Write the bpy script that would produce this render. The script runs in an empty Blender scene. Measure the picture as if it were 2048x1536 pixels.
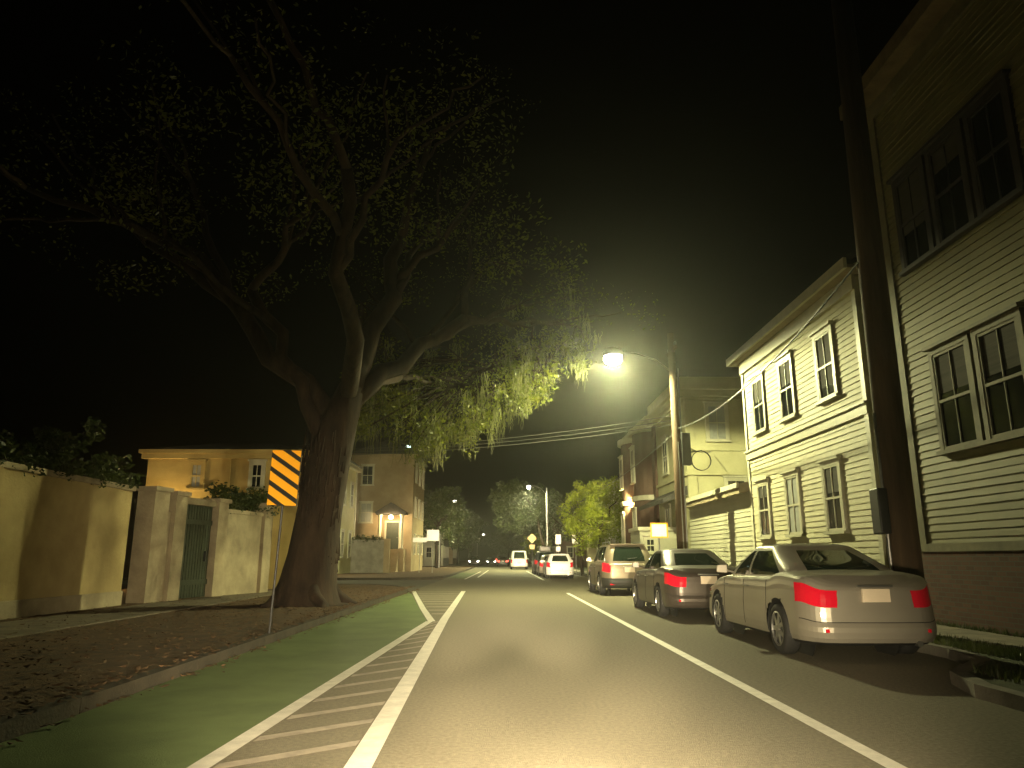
import bpy, math, random
from math import sin, cos, pi, radians, atan2, sqrt
from mathutils import Vector, Matrix
random.seed(11)
SC = bpy.context.scene
COL = SC.collection

# ------------------------------------------------------------------ camera
cam = bpy.data.cameras.new('camera')
cam.sensor_width = 36.0
cam.lens = 26.0
cam.clip_start = 0.05
cam.clip_end = 3000
co = bpy.data.objects.new('camera', cam)
COL.objects.link(co)
co.location = (0, 0, 1.25)
co.rotation_euler = (radians(90 + 13.24), 0, radians(-0.79))
SC.camera = co
# ------------------------------------------------------------------ night sky
SKY_STRENGTH = 0.5
w = bpy.data.worlds.new('World')
SC.world = w
w.use_nodes = True
nt = w.node_tree
bg = nt.nodes['Background']
sky = nt.nodes.new('ShaderNodeTexSky')
sky.sky_type = 'NISHITA'
sky.sun_disc = False
sky.sun_elevation = radians(-6.5)
sky.sun_rotation = radians(160)
nt.links.new(sky.outputs[0], bg.inputs[0])
bg.inputs[1].default_value = SKY_STRENGTH
SC.view_settings.view_transform = 'Standard'
SC.view_settings.look = 'None'
SC.view_settings.exposure = 0.0
SC.view_settings.gamma = 1.0
SC.cycles.use_denoising = True
SC.cycles.use_light_tree = False
SC.cycles.max_bounces = 5
SC.cycles.diffuse_bounces = 3
SC.cycles.glossy_bounces = 3
SC.cycles.transmission_bounces = 4
SC.cycles.volume_bounces = 1
SC.cycles.sample_clamp_indirect = 3.0
SC.cycles.blur_glossy = 1.0

LAMP_COL = (1.0, 0.97, 0.47)
HEAD_COL = (1.0, 0.82, 0.50)
LAMP_W = 6300

def light(name, kind, loc, energy, color, size=0.1, spot=None, blend=0.5, aim=None):
    l = bpy.data.lights.new(name, kind)
    l.energy = energy
    l.color = color
    l.shadow_soft_size = size
    if spot:
        l.spot_size = radians(spot)
        l.spot_blend = blend
    o = bpy.data.objects.new(name, l)
    COL.objects.link(o)
    o.location = loc
    if aim is not None:
        d = Vector(aim) - Vector(loc)
        o.rotation_euler = d.to_track_quat('-Z', 'Y').to_euler()
    return o

# the street lamp of the near utility pole, and the low and high beams of the car the picture is taken from
light('street_lamp_light', 'SPOT', (3.9, 25.1, 7.68), LAMP_W, LAMP_COL, 0.12, 174, 0.15, (3.7, 25.0, 0))
for hx in (-0.55, 0.75):
    for nm, pw, sp, bl, aim in (('near_beam', 2700, 62, 1.0, (hx + 0.25, 4.0, 0.0)),
                                ('low_beam', 3600, 34, 1.0, (-3.8, 12.5, 1.0)),
                                ('low_beam', 5600, 36, 1.0, (0.5, 11.0, -0.1)),
                                ('low_beam', 1100, 34, 1.0, (4.4, 13.5, 0.2)),
                                ('high_beam', 120000, 17, 1.0, (hx - 0.2, 60, 3.4)),
                                ('high_beam', 12000, 24, 1.0, (hx + 2.5, 50, 2.0))):
        light(nm, 'SPOT', (hx, 1.3, 0.72), pw, HEAD_COL, 0.05, sp, bl, aim)

# ------------------------------------------------------------------ materials
MATS = {}
def mat(name, col, rough=0.7, metal=0.0, var=0.25, scale=3.0, bump=0.0, bscale=60.0, coat=0.0, spec=0.5, col2=None, stretch=None):
    if name in MATS:
        return MATS[name]
    m = bpy.data.materials.new(name)
    m.use_nodes = True
    t = m.node_tree
    b = t.nodes['Principled BSDF']
    b.inputs['Roughness'].default_value = rough
    b.inputs['Metallic'].default_value = metal
    b.inputs['Specular IOR Level'].default_value = spec
    b.inputs['Coat Weight'].default_value = coat
    b.inputs['Coat Roughness'].default_value = 0.05
    geo = t.nodes.new('ShaderNodeTexCoord')
    vec = geo.outputs['Object']
    if stretch:
        mp = t.nodes.new('ShaderNodeMapping')
        mp.inputs['Scale'].default_value = stretch
        t.links.new(vec, mp.inputs[0])
        vec = mp.outputs[0]
    n = t.nodes.new('ShaderNodeTexNoise')
    n.inputs['Scale'].default_value = scale
    n.inputs['Detail'].default_value = 6
    n.inputs['Roughness'].default_value = 0.65
    t.links.new(vec, n.inputs['Vector'])
    r = t.nodes.new('ShaderNodeValToRGB')
    c2 = col2 or tuple(c * (1 - var) for c in col)
    c1 = col if col2 else tuple(min(1, c * (1 + var * 0.5)) for c in col)
    r.color_ramp.elements[0].position = 0.34
    r.color_ramp.elements[1].position = 0.66
    r.color_ramp.elements[0].color = (*c2, 1)
    r.color_ramp.elements[1].color = (*c1, 1)
    t.links.new(n.outputs['Fac'], r.inputs[0])
    t.links.new(r.outputs[0], b.inputs['Base Color'])
    if bump:
        n2 = t.nodes.new('ShaderNodeTexNoise')
        n2.inputs['Scale'].default_value = bscale
        n2.inputs['Detail'].default_value = 3
        t.links.new(vec, n2.inputs['Vector'])
        bp = t.nodes.new('ShaderNodeBump')
        bp.inputs['Strength'].default_value = bump
        bp.inputs['Distance'].default_value = 0.02
        t.links.new(n2.outputs['Fac'], bp.inputs['Height'])
        t.links.new(bp.outputs[0], b.inputs['Normal'])
    MATS[name] = m
    return m

def emit(name, col, s):
    if name in MATS:
        return MATS[name]
    m = bpy.data.materials.new(name)
    m.use_nodes = True
    t = m.node_tree
    t.nodes.remove(t.nodes['Principled BSDF'])
    e = t.nodes.new('ShaderNodeEmission')
    e.inputs[0].default_value = (*col, 1)
    e.inputs[1].default_value = s
    t.links.new(e.outputs[0], t.nodes['Material Output'].inputs[0])
    MATS[name] = m
    return m

def leafmat(name, c1, c2, tr=0.3):
    m = bpy.data.materials.new(name)
    m.use_nodes = True
    t = m.node_tree
    b = t.nodes['Principled BSDF']
    b.inputs['Roughness'].default_value = 0.45
    n = t.nodes.new('ShaderNodeTexNoise')
    n.inputs['Scale'].default_value = 1.3
    n.inputs['Detail'].default_value = 8
    tc = t.nodes.new('ShaderNodeTexCoord')
    t.links.new(tc.outputs['Object'], n.inputs['Vector'])
    r = t.nodes.new('ShaderNodeValToRGB')
    r.color_ramp.elements[0].position = 0.35
    r.color_ramp.elements[1].position = 0.65
    r.color_ramp.elements[0].color = (*c1, 1)
    r.color_ramp.elements[1].color = (*c2, 1)
    t.links.new(n.outputs['Fac'], r.inputs[0])
    t.links.new(r.outputs[0], b.inputs['Base Color'])
    tl = t.nodes.new('ShaderNodeBsdfTranslucent')
    t.links.new(r.outputs[0], tl.inputs[0])
    mx = t.nodes.new('ShaderNodeMixShader')
    mx.inputs[0].default_value = tr
    t.links.new(b.outputs[0], mx.inputs[1])
    t.links.new(tl.outputs[0], mx.inputs[2])
    t.links.new(mx.outputs[0], t.nodes['Material Output'].inputs[0])
    return m

def brickmat(name, c1, c2, mortar, scale=1.0):
    m = bpy.data.materials.new(name)
    m.use_nodes = True
    t = m.node_tree
    b = t.nodes['Principled BSDF']
    b.inputs['Roughness'].default_value = 0.9
    tc = t.nodes.new('ShaderNodeTexCoord')
    sp = t.nodes.new('ShaderNodeSeparateXYZ')
    ad = t.nodes.new('ShaderNodeMath')
    cb = t.nodes.new('ShaderNodeCombineXYZ')
    t.links.new(tc.outputs['Object'], sp.inputs[0])
    t.links.new(sp.outputs[0], ad.inputs[0])
    t.links.new(sp.outputs[1], ad.inputs[1])
    t.links.new(ad.outputs[0], cb.inputs[0])
    t.links.new(sp.outputs[2], cb.inputs[1])
    br = t.nodes.new('ShaderNodeTexBrick')
    br.inputs['Scale'].default_value = scale
    br.inputs['Brick Width'].default_value = 0.22
    br.inputs['Row Height'].default_value = 0.075
    br.inputs['Mortar Size'].default_value = 0.008
    br.inputs['Color1'].default_value = (*c1, 1)
    br.inputs['Color2'].default_value = (*c2, 1)
    br.inputs['Mortar'].default_value = (*mortar, 1)
    t.links.new(cb.outputs[0], br.inputs['Vector'])
    t.links.new(br.outputs[0], b.inputs['Base Color'])
    return m

M = dict(
    asphalt=mat('asphalt', (0.195, 0.172, 0.122), 0.85, var=0.30, scale=28, bump=0.6, bscale=120, spec=0.3),
    side_asphalt=mat('side_asphalt', (0.15, 0.14, 0.115), 0.9, var=0.25, scale=1.5, bump=0.3, bscale=90, spec=0.2),
    concrete=mat('concrete', (0.32, 0.30, 0.25), 0.9, var=0.3, scale=1.6, bump=0.3, bscale=40),
    kerb_dark=mat('dark_kerb', (0.055, 0.042, 0.028), 0.9, var=0.4, scale=2.5, bump=0.4, bscale=30),  # left kerb, darkened close to the soil colour
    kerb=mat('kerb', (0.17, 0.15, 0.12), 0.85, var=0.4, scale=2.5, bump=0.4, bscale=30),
    paint=mat('road_paint', (0.80, 0.76, 0.68), 0.6, var=0.18, scale=6.0, bump=0.15, bscale=90),
    green=mat('bike_green', (0.15, 0.20, 0.082), 0.75, var=0.22, scale=1.2, bump=0.3, bscale=90, spec=0.3),
    soil=mat('soil', (0.10, 0.065, 0.035), 0.95, var=0.5, scale=2.2, bump=0.8, bscale=25),
    litter=mat('leaf_litter', (0.15, 0.085, 0.04), 0.95, scale=5.0, bump=1.0, bscale=40, col2=(0.055, 0.035, 0.02)),
    grassy=mat('verge_grass', (0.06, 0.075, 0.025), 0.95, scale=6.0, bump=1.0, bscale=50, col2=(0.03, 0.035, 0.012)),
    blade=leafmat('grass_blade', (0.05, 0.08, 0.02), (0.10, 0.12, 0.03), 0.2),
    siding=mat('siding_cream', (0.56, 0.53, 0.35), 0.65, var=0.14, scale=1.5),
    siding_w=mat('siding_white', (0.46, 0.45, 0.33), 0.6, var=0.12, scale=1.2),
    siding_y=mat('siding_yellow', (0.20, 0.18, 0.075), 0.65, var=0.16, scale=1.2),
    trim=mat('painted_trim', (0.56, 0.54, 0.40), 0.5, var=0.12, scale=3),
    dimtrim=mat('dimmed_trim', (0.17, 0.15, 0.08), 0.7, var=0.3, scale=3),  # trim in a darker copy: the nearest house's dim light put into colour
    soffit_d=mat('dark_soffit', (0.17, 0.13, 0.07), 0.8, var=0.3, scale=3),  # darker soffit for the nearest house, its weak lighting painted in
    darktrim=mat('dark_trim', (0.05, 0.04, 0.03), 0.55, var=0.2, scale=4),
    soffit=mat('soffit_boards', (0.30, 0.25, 0.16), 0.7, var=0.25, scale=3),
    glass=mat('window_glass', (0.012, 0.014, 0.014), 0.06, var=0.3, scale=2, spec=0.6),
    curtain=mat('pale_blind', (0.35, 0.36, 0.33), 0.8, var=0.15, scale=5),
    blind=mat('window_blind', (0.05, 0.045, 0.034), 0.9, var=0.3, scale=3, stretch=(0.2, 0.2, 6)),
    shutter=mat('dark_shutter', (0.035, 0.03, 0.028), 0.6, var=0.3, scale=5),
    roof=mat('roof_shingle', (0.06, 0.055, 0.05), 0.9, var=0.4, scale=6, bump=0.5, bscale=20),
    brick=brickmat('old_brick', (0.13, 0.055, 0.035), (0.085, 0.035, 0.025), (0.09, 0.075, 0.06)),
    stucco=mat('aged_stucco', (0.46, 0.36, 0.17), 0.9, scale=0.9, bump=0.5, bscale=14, col2=(0.33, 0.25, 0.11)),
    stucco_p=mat('pale_stucco', (0.44, 0.37, 0.24), 0.9, scale=0.9, bump=0.5, bscale=14, col2=(0.22, 0.18, 0.12)),
    stucco_y=mat('yellow_stucco', (0.55, 0.42, 0.16), 0.85, scale=0.8, bump=0.2, bscale=14, col2=(0.42, 0.31, 0.11)),
    stucco_l=mat('lemon_wall', (0.70, 0.68, 0.38), 0.8, scale=0.8, bump=0.2, bscale=14, col2=(0.58, 0.56, 0.30)),
    stucco_t=mat('tan_stucco', (0.42, 0.33, 0.20), 0.85, scale=0.7, bump=0.3, bscale=14, col2=(0.31, 0.23, 0.13)),
    stucco_c=mat('cream_stucco', (0.52, 0.50, 0.30), 0.85, scale=0.7, bump=0.2, bscale=14, col2=(0.40, 0.38, 0.22)),
    rose=mat('rose_wall', (0.15, 0.09, 0.065), 0.85, scale=0.9, bump=0.2, bscale=14, col2=(0.11, 0.065, 0.05)),
    bark=mat('bark', (0.040, 0.025, 0.015), 0.95, var=0.6, scale=3.5, bump=1.0, bscale=9, stretch=(1, 1, 0.25)),
    polewood=mat('pole_wood', (0.11, 0.07, 0.04), 0.85, var=0.4, scale=5, bump=0.5, bscale=18, stretch=(1, 1, 0.1)),
    metal=mat('galvanised', (0.35, 0.35, 0.34), 0.4, 0.8, var=0.2),
    darkmetal=mat('dark_metal', (0.05, 0.05, 0.05), 0.5, 0.5, var=0.2),
    wire=mat('wire', (0.10, 0.10, 0.09), 0.5, 0.3, var=0.1),
    rubber=mat('rubber', (0.018, 0.018, 0.018), 0.8, var=0.3, scale=20),
    alloy=mat('alloy', (0.45, 0.45, 0.44), 0.3, 0.9, var=0.1),
    blackplastic=mat('black_plastic', (0.02, 0.02, 0.02), 0.55, var=0.2),
    carglass=mat('car_glass', (0.010, 0.018, 0.012), 0.04, var=0.1, spec=0.8),
    redlens=mat('red_lens', (0.75, 0.010, 0.035), 0.12, var=0.1, coat=1.0),
    amber=mat('amber_lens', (0.65, 0.35, 0.06), 0.15, var=0.1, coat=1.0),
    plate=mat('licence_plate', (0.80, 0.68, 0.52), 0.35, var=0.08),
    signwhite=mat('sign_white', (0.92, 0.90, 0.84), 0.35, var=0.03),
    signorange=mat('sign_orange', (0.92, 0.42, 0.02), 0.35, var=0.04),
    signyellow=mat('sign_yellow', (0.90, 0.55, 0.04), 0.35, var=0.05),
    signblack=mat('sign_black', (0.012, 0.012, 0.012), 0.5, var=0.1),
    signback=mat('sign_back', (0.30, 0.30, 0.28), 0.5, 0.6, var=0.1),
    gate=mat('dark_green_paint', (0.035, 0.045, 0.028), 0.6, var=0.3, scale=6),
    oakleaf=leafmat('oak_leaf', (0.06, 0.08, 0.010), (0.19, 0.21, 0.025), 0.5),
    moss=leafmat('hanging_moss', (0.12, 0.13, 0.05), (0.26, 0.27, 0.12), 0.5),
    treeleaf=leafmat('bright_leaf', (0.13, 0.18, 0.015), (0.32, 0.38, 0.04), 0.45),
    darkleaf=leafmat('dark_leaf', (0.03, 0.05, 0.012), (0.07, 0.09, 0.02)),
    lampglow=emit('lamp_glow', (0.97, 1.0, 0.82), 14),
    farglow=emit('far_lamp_glow', (1.0, 0.97, 0.85), 10),
    warmglow=emit('warm_lamp_glow', (1.0, 0.72, 0.34), 12),
    orangeglow=emit('orange_lamp_glow', (1.0, 0.55, 0.16), 12),
    coolglow=emit('cool_lamp_glow', (0.75, 1.0, 0.92), 6),
    headglow=emit('headlight_glow', (1.0, 0.95, 0.80), 14),
    tailglow=emit('tail_glow', (1.0, 0.10, 0.06), 5),
)

# ------------------------------------------------------------------ mesh helpers
class MB:
    def __init__(s):
        s.v = []; s.f = []
    def face(s, pts):
        i = len(s.v); s.v += [tuple(p) for p in pts]
        s.f.append(tuple(range(i, i + len(pts))))
    def box(s, x0, x1, y0, y1, z0, z1):
        i = len(s.v)
        s.v += [(x0,y0,z0),(x1,y0,z0),(x1,y1,z0),(x0,y1,z0),(x0,y0,z1),(x1,y0,z1),(x1,y1,z1),(x0,y1,z1)]
        s.f += [tuple(i+k for k in q) for q in ((0,3,2,1),(4,5,6,7),(0,1,5,4),(1,2,6,5),(2,3,7,6),(3,0,4,7))]
    def hexa(s, p):
        i = len(s.v); s.v += [tuple(q) for q in p]
        s.f += [tuple(i+k for k in q) for q in ((0,3,2,1),(4,5,6,7),(0,1,5,4),(1,2,6,5),(2,3,7,6),(3,0,4,7))]
    def tube(s, pts, rad, n=10, cap=True):
        pts = [Vector(p) for p in pts]
        if not isinstance(rad, (list, tuple)): rad = [rad] * len(pts)
        i0 = len(s.v)
        up = Vector((0, 0, 1))
        prev = None
        for k, p in enumerate(pts):
            a = pts[max(0, k-1)]; b = pts[min(len(pts)-1, k+1)]
            d = (b - a).normalized()
            if prev is None:
                u = d.cross(up)
                if u.length < 0.05: u = d.cross(Vector((0, 1, 0)))
            else:
                u = prev - d * prev.dot(d)
            u.normalize(); prev = u
            v = d.cross(u)
            for j in range(n):
                an = 2 * pi * j / n
                q = p + (u * cos(an) + v * sin(an)) * rad[k]
                s.v.append(tuple(q))
        for k in range(len(pts) - 1):
            for j in range(n):
                a = i0 + k*n + j; b = i0 + k*n + (j+1) % n
                s.f.append((a, b, b + n, a + n))
        if cap:
            s.f.append(tuple(i0 + j for j in range(n))[::-1])
            s.f.append(tuple(i0 + (len(pts)-1)*n + j for j in range(n)))
    def lathe(s, c, axis, prof, n=20):
        # prof = [(r, h)] along axis from c
        ax = Vector(axis).normalized()
        u = ax.cross(Vector((0.3, 0.2, 1))).normalized(); v = ax.cross(u)
        i0 = len(s.v); c = Vector(c)
        for r, h in prof:
            for j in range(n):
                an = 2*pi*j/n
                s.v.append(tuple(c + ax*h + (u*cos(an) + v*sin(an))*r))
        for k in range(len(prof)-1):
            for j in range(n):
                a = i0+k*n+j; b = i0+k*n+(j+1) % n
                s.f.append((a, b, b+n, a+n))
        s.f.append(tuple(i0+j for j in range(n))[::-1])
        s.f.append(tuple(i0+(len(prof)-1)*n+j for j in range(n)))
    def build(s, name, m, parent=None, smooth=False, bevel=0):
        me = bpy.data.meshes.new(name)
        me.from_pydata(s.v, [], s.f)
        me.validate()
        me.update()
        if m: me.materials.append(m)
        if smooth:
            me.polygons.foreach_set('use_smooth', [True] * len(me.polygons))
        o = bpy.data.objects.new(name, me)
        COL.objects.link(o)
        if parent: o.parent = parent
        if bevel:
            b = o.modifiers.new('bevel', 'BEVEL'); b.width = bevel; b.segments = 2; b.limit_method = 'ANGLE'
        return o

def build_islands(mb, name, m, parent, smooth=False):
    """one object for every connected piece"""
    par = {}
    def find(a):
        while par.setdefault(a, a) != a: a = par[a]
        return a
    key = [tuple(round(c, 4) for c in v) for v in mb.v]
    for f in mb.f:
        r0 = find(key[f[0]])
        for i in f[1:]: par[find(key[i])] = r0
    out = {}
    for f in mb.f: out.setdefault(find(key[f[0]]), []).append(f)
    for fs in out.values():
        q = MB(); idx = {}
        for f in fs:
            for i in f:
                if key[i] not in idx: idx[key[i]] = len(q.v); q.v.append(mb.v[i])
            q.f.append(tuple(idx[key[i]] for i in f))
        q.build(name, m, parent, smooth)

def tag(o, label=None, cat=None, group=None, kind=None):
    if label: o['label'] = label
    if cat: o['category'] = cat
    if group: o['group'] = group
    if kind: o['kind'] = kind
    return o

def thing(name, label, cat, loc=(0, 0, 0), rz=0, group=None):
    o = bpy.data.objects.new(name, None)
    COL.objects.link(o)
    o.location = loc; o.rotation_euler = (0, 0, rz)
    o.empty_display_size = 0.2
    return tag(o, label, cat, group)

def struct(name, mb, m, smooth=False):
    o = mb.build(name, m, None, smooth)
    o['kind'] = 'structure'
    return o

def copy_tree(o, parent=None):
    c = o.copy(); COL.objects.link(c); c.parent = parent
    for ch in o.children: copy_tree(ch, c)
    return c

class Wall:
    """a wall's own frame: s runs along it, n points out of it"""
    def __init__(s, o, d, n):
        s.o = Vector((*o, 0)); s.d = Vector((*d, 0)); s.n = Vector((*n, 0))
    def p(s, a, z, n=0):
        q = s.o + s.d * a + s.n * n
        return (q.x, q.y, z)
    def box(s, mb, a0, a1, z0, z1, n0, n1):
        mb.hexa([s.p(a0,z0,n0), s.p(a1,z0,n0), s.p(a1,z0,n1), s.p(a0,z0,n1),
                 s.p(a0,z1,n0), s.p(a1,z1,n0), s.p(a1,z1,n1), s.p(a0,z1,n1)])
    def siding(s, mb, a0, a1, z0, z1, b=0.13, lip=0.024):
        z = z0; rb = random.Random(int(z1*100)+int(a1*37))
        while z < z1 - 1e-3:
            t = min(z + b, z1)
            cuts = [a0]                       # boards butt end to end, each a little out of true
            while cuts[-1] < a1 - 5.0: cuts.append(cuts[-1] + rb.uniform(2.2, 4.6))
            cuts.append(a1); h0 = rb.gauss(0, 0.004)
            for c0, c1 in zip(cuts[:-1], cuts[1:]):
                l0 = lip + rb.gauss(0, 0.003); l1 = lip + rb.gauss(0, 0.003); h1 = rb.gauss(0, 0.005)
                mb.face([s.p(c0+0.002, z+h0, l0), s.p(c1-0.002, z+h1, l1), s.p(c1-0.002, t+0.01, 0.002), s.p(c0+0.002, t+0.01, 0.002)])
                mb.face([s.p(c0+0.002, z+h0, 0.0), s.p(c1-0.002, z+h1, 0.0), s.p(c1-0.002, z+h1, l1), s.p(c0+0.002, z+h0, l0)])
                h0 = h1 + rb.gauss(0, 0.003)
            z = t
    def window(s, parent, a, z0, z1, w=0.9, trim=None, pane='glass', shutters=False, hood=True, rows=2, cols=2):
        fr = MB(); t = 0.11; w2 = w / 2
        s.box(fr, a-w2-t, a-w2, z0, z1, 0, 0.075); s.box(fr, a+w2, a+w2+t, z0, z1, 0, 0.075)
        s.box(fr, a-w2-t, a+w2+t, z1, z1+t, 0, 0.078)
        if hood: s.box(fr, a-w2-t-0.05, a+w2+t+0.05, z1+t, z1+t+0.06, 0, 0.14)
        f = fr.build('window', trim or M['trim'], parent)
        sb = MB()
        zm = (z0 + z1) / 2
        s.box(sb, a-w2, a-w2+0.05, z0, z1, 0.034, 0.066); s.box(sb, a+w2-0.05, a+w2, z0, z1, 0.034, 0.066)
        s.box(sb, a-w2+0.05, a+w2-0.05, zm-0.025, zm+0.025, 0.034, 0.068)
        s.box(sb, a-w2+0.05, a+w2-0.05, z0, z0+0.06, 0.034, 0.064); s.box(sb, a-w2+0.05, a+w2-0.05, z1-0.05, z1, 0.034, 0.064)
        for c in range(1, cols):
            q = a - w2 + w * c / cols
            s.box(sb, q-0.012, q+0.012, z0+0.06, zm-0.025, 0.034, 0.058); s.box(sb, q-0.012, q+0.012, zm+0.025, z1-0.05, 0.034, 0.058)
        sb.build('sash', trim or M['trim'], f)
        pn = MB(); s.box(pn, a-w2, a+w2, z0, z1, 0.0, 0.036)
        pn.build('pane', M[pane], f)
        rw = random.Random(int(a*91+z0*17))
        if pane == 'glass' and w > 0.6 and rw.random() < 0.6:
            bl = MB(); zz = z1 - (z1-z0)*rw.choice([0.25, 0.42, 0.62, 0.8]); s.box(bl, a-w2+0.02, a+w2-0.02, zz, z1-0.01, 0.028, 0.0375)
            bl.build('blind', M['blind'], f)
        sl = MB(); s.box(sl, a-w2-t-0.04, a+w2+t+0.04, z0-0.07, z0, 0, 0.13)
        sl.build('sill', trim or M['trim'], f)
        if shutters:
            for sd in (-1, 1):
                sh = MB(); c = a + sd * (w2 + t + w * 0.27)
                s.box(sh, c-w*0.25, c-w*0.25+0.05, z0, z1, 0.02, 0.07); s.box(sh, c+w*0.25-0.05, c+w*0.25, z0, z1, 0.02, 0.07)
                z = z0
                while z < z1 - 0.05:
                    s.box(sh, c-w*0.25+0.05, c+w*0.25-0.05, z, z+0.045, 0.02, 0.055); z += 0.06
                sh.build('shutter', M['shutter'], f)
        return f

def gable_roof(x0, x1, y0, y1, z, rise, ov, parent, m='roof', along='y'):
    """roof slabs with real thickness on an overhanging eave"""
    r = MB()
    X0, X1, Y0, Y1 = x0-ov, x1+ov, y0-ov*0.6, y1+ov*0.6
    t = 0.14
    if along == 'y':
        xm = (X0+X1)/2
        for a, b in ((X0, xm), (X1, xm)):
            r.hexa([(a,Y0,z+0.02),(b,Y0,z+rise),(b,Y1,z+rise),(a,Y1,z+0.02),(a,Y0,z+0.02+t),(b,Y0,z+rise+t),(b,Y1,z+rise+t),(a,Y1,z+0.02+t)])
    else:
        ym = (Y0+Y1)/2
        for a, b in ((Y0, ym), (Y1, ym)):
            r.hexa([(X0,a,z+0.02),(X0,b,z+rise),(X1,b,z+rise),(X1,a,z+0.02),(X0,a,z+0.02+t),(X0,b,z+rise+t),(X1,b,z+rise+t),(X1,a,z+0.02+t)])
    o = r.build('roof', M[m], parent)
    g = MB()
    if along == 'y':
        xm = (x0+x1)/2
        for y in (y0+0.01, y1-0.01):
            g.hexa([(x0,y-0.01,z-0.05),(x1,y-0.01,z-0.05),(x1,y+0.01,z-0.05),(x0,y+0.01,z-0.05),(xm-0.02,y-0.01,z+rise-0.1),(xm+0.02,y-0.01,z+rise-0.1),(xm+0.02,y+0.01,z+rise-0.1),(xm-0.02,y+0.01,z+rise-0.1)])
    else:
        ym = (y0+y1)/2
        for x in (x0+0.01, x1-0.01):
            g.hexa([(x-0.01,y0,z-0.05),(x-0.01,y1,z-0.05),(x+0.01,y1,z-0.05),(x+0.01,y0,z-0.05),(x-0.01,ym-0.02,z+rise-0.1),(x-0.01,ym+0.02,z+rise-0.1),(x+0.01,ym+0.02,z+rise-0.1),(x+0.01,ym-0.02,z+rise-0.1)])
    return o, g

def leaves(mb, c, r, n, size, rnd, flat=1.0, droop=0.0):
    for _ in range(n):
        while True:
            p = Vector((rnd.uniform(-1,1), rnd.uniform(-1,1), rnd.uniform(-1,1)))
            if p.length < 1: break
        p = Vector((p.x*r, p.y*r, p.z*r*flat)) + Vector(c)
        s = size * rnd.uniform(0.6, 1.4)
        a = Vector((rnd.gauss(0,1), rnd.gauss(0,1), rnd.gauss(0,0.7) - droop)).normalized()
        b = a.cross(Vector((rnd.gauss(0,1), rnd.gauss(0,1), rnd.gauss(0,1)))).normalized()
        mb.face([p - a*s, p + b*s*0.45, p + a*s, p - b*s*0.45])

# ================================================================== SETTING
g = MB(); g.face([(-300,-60,-0.02),(300,-60,-0.02),(300,420,-0.02),(-300,420,-0.02)])
struct('ground', g, M['soil'])
r = MB(); r.face([(-3.5,-8,0),(5.8,-8,0),(5.8,400,0),(-3.5,400,0)])
struct('road', r, M['asphalt'])
r = MB(); r.face([(-60,34.5,-0.004),(-3.5,34.5,-0.004),(-3.5,44.5,-0.004),(-60,44.5,-0.004)])
r.face([(-3.5,34.5,-0.004),(-5.5,34.5,-0.004),(-4.4,32.6,-0.004),(-3.5,29.5,-0.004)])
struct('side_street', r, M['side_asphalt'])
r = MB(); r.face([(-3.5,97,0.006),(5.69,97,0.006),(5.69,108,0.006),(-3.5,108,0.006)])
struct('crossing_slab', r, M['concrete'])

# raised verge and pavement on the left, before and after the side street
def slab(mb, pts, z0, z1):
    n = len(pts); i = len(mb.v)
    mb.v += [(x, y, z0) for x, y in pts] + [(x, y, z1) for x, y in pts]
    mb.f.append(tuple(i+n+k for k in range(n)))
    for k in range(n):
        mb.f.append((i+k, i+(k+1) % n, i+n+(k+1) % n, i+n+k))
v = MB(); slab(v, [(-40,-8),(-3.62,-8),(-3.62,28.5),(-3.95,30.5),(-4.7,32.6),(-6.0,34.3),(-40,34.3)], -0.01, 0.11)
struct('verge', v, M['litter'])
v = MB(); slab(v, [(-40,44.7),(-6.4,44.7),(-4.8,46.2),(-3.9,49),(-3.7,52),(-3.7,96),(-40,96)], -0.01, 0.11)
struct('verge', v, M['litter'])
v = MB(); slab(v, [(-40,109),(-3.7,109),(-3.7,400),(-40,400)], -0.01, 0.11)
struct('verge', v, M['soil'])
v = MB(); slab(v, [(-8.9,-8),(-7.2,-8),(-7.2,33.5),(-8.2,33.5),(-8.2,27),(-8.9,20)], 0.11, 0.135)
struct('pavement', v, mat('old_paving', (0.17, 0.14, 0.10), 0.9, var=0.4, scale=2.5, bump=0.6, bscale=20))
k = MB()
def kerb_run(mb, pts, w=0.15, z=0.125, side=1):
    for (x0,y0),(x1,y1) in zip(pts[:-1], pts[1:]):
        d = Vector((x1-x0, y1-y0)).normalized(); nrm = Vector((-d.y, d.x)) * w * side
        n = max(1, int(Vector((x1-x0,y1-y0)).length / 2.4))
        for q in range(n):
            a = Vector((x0,y0)).lerp(Vector((x1,y1)), q/n); b = Vector((x0,y0)).lerp(Vector((x1,y1)), (q+1)/n) - d*0.012
            mb.hexa([(a.x,a.y,-0.01),(b.x,b.y,-0.01),(b.x+nrm.x,b.y+nrm.y,-0.01),(a.x+nrm.x,a.y+nrm.y,-0.01),
                     (a.x,a.y,z),(b.x,b.y,z),(b.x+nrm.x,b.y+nrm.y,z),(a.x+nrm.x,a.y+nrm.y,z)])
kerb_run(k, [(-3.47,-8),(-3.47,28.5),(-3.8,30.5),(-4.55,32.7),(-5.9,34.45),(-40,34.45)])
kerb_run(k, [(-40,44.55),(-6.4,44.55),(-4.7,46.05),(-3.75,49),(-3.55,52),(-3.55,96)])
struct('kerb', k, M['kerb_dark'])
RK = [(4.35,-8),(4.35,7.2),(4.6,8.0),(5.5,9.0),(5.7,9.9),(5.7,97)]
k = MB(); kerb_run(k, RK, side=-1)
kerb_run(k, [(5.7,108),(5.7,300)], side=-1)
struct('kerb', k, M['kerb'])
v = MB(); slab(v, [(x+0.15, y) for x, y in RK] + [(40,97),(40,-8)], -0.01, 0.11)
struct('verge', v, M['grassy'])
v = MB(); slab(v, [(5.85,108),(40,108),(40,300),(5.85,300)], -0.01, 0.11)
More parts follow.
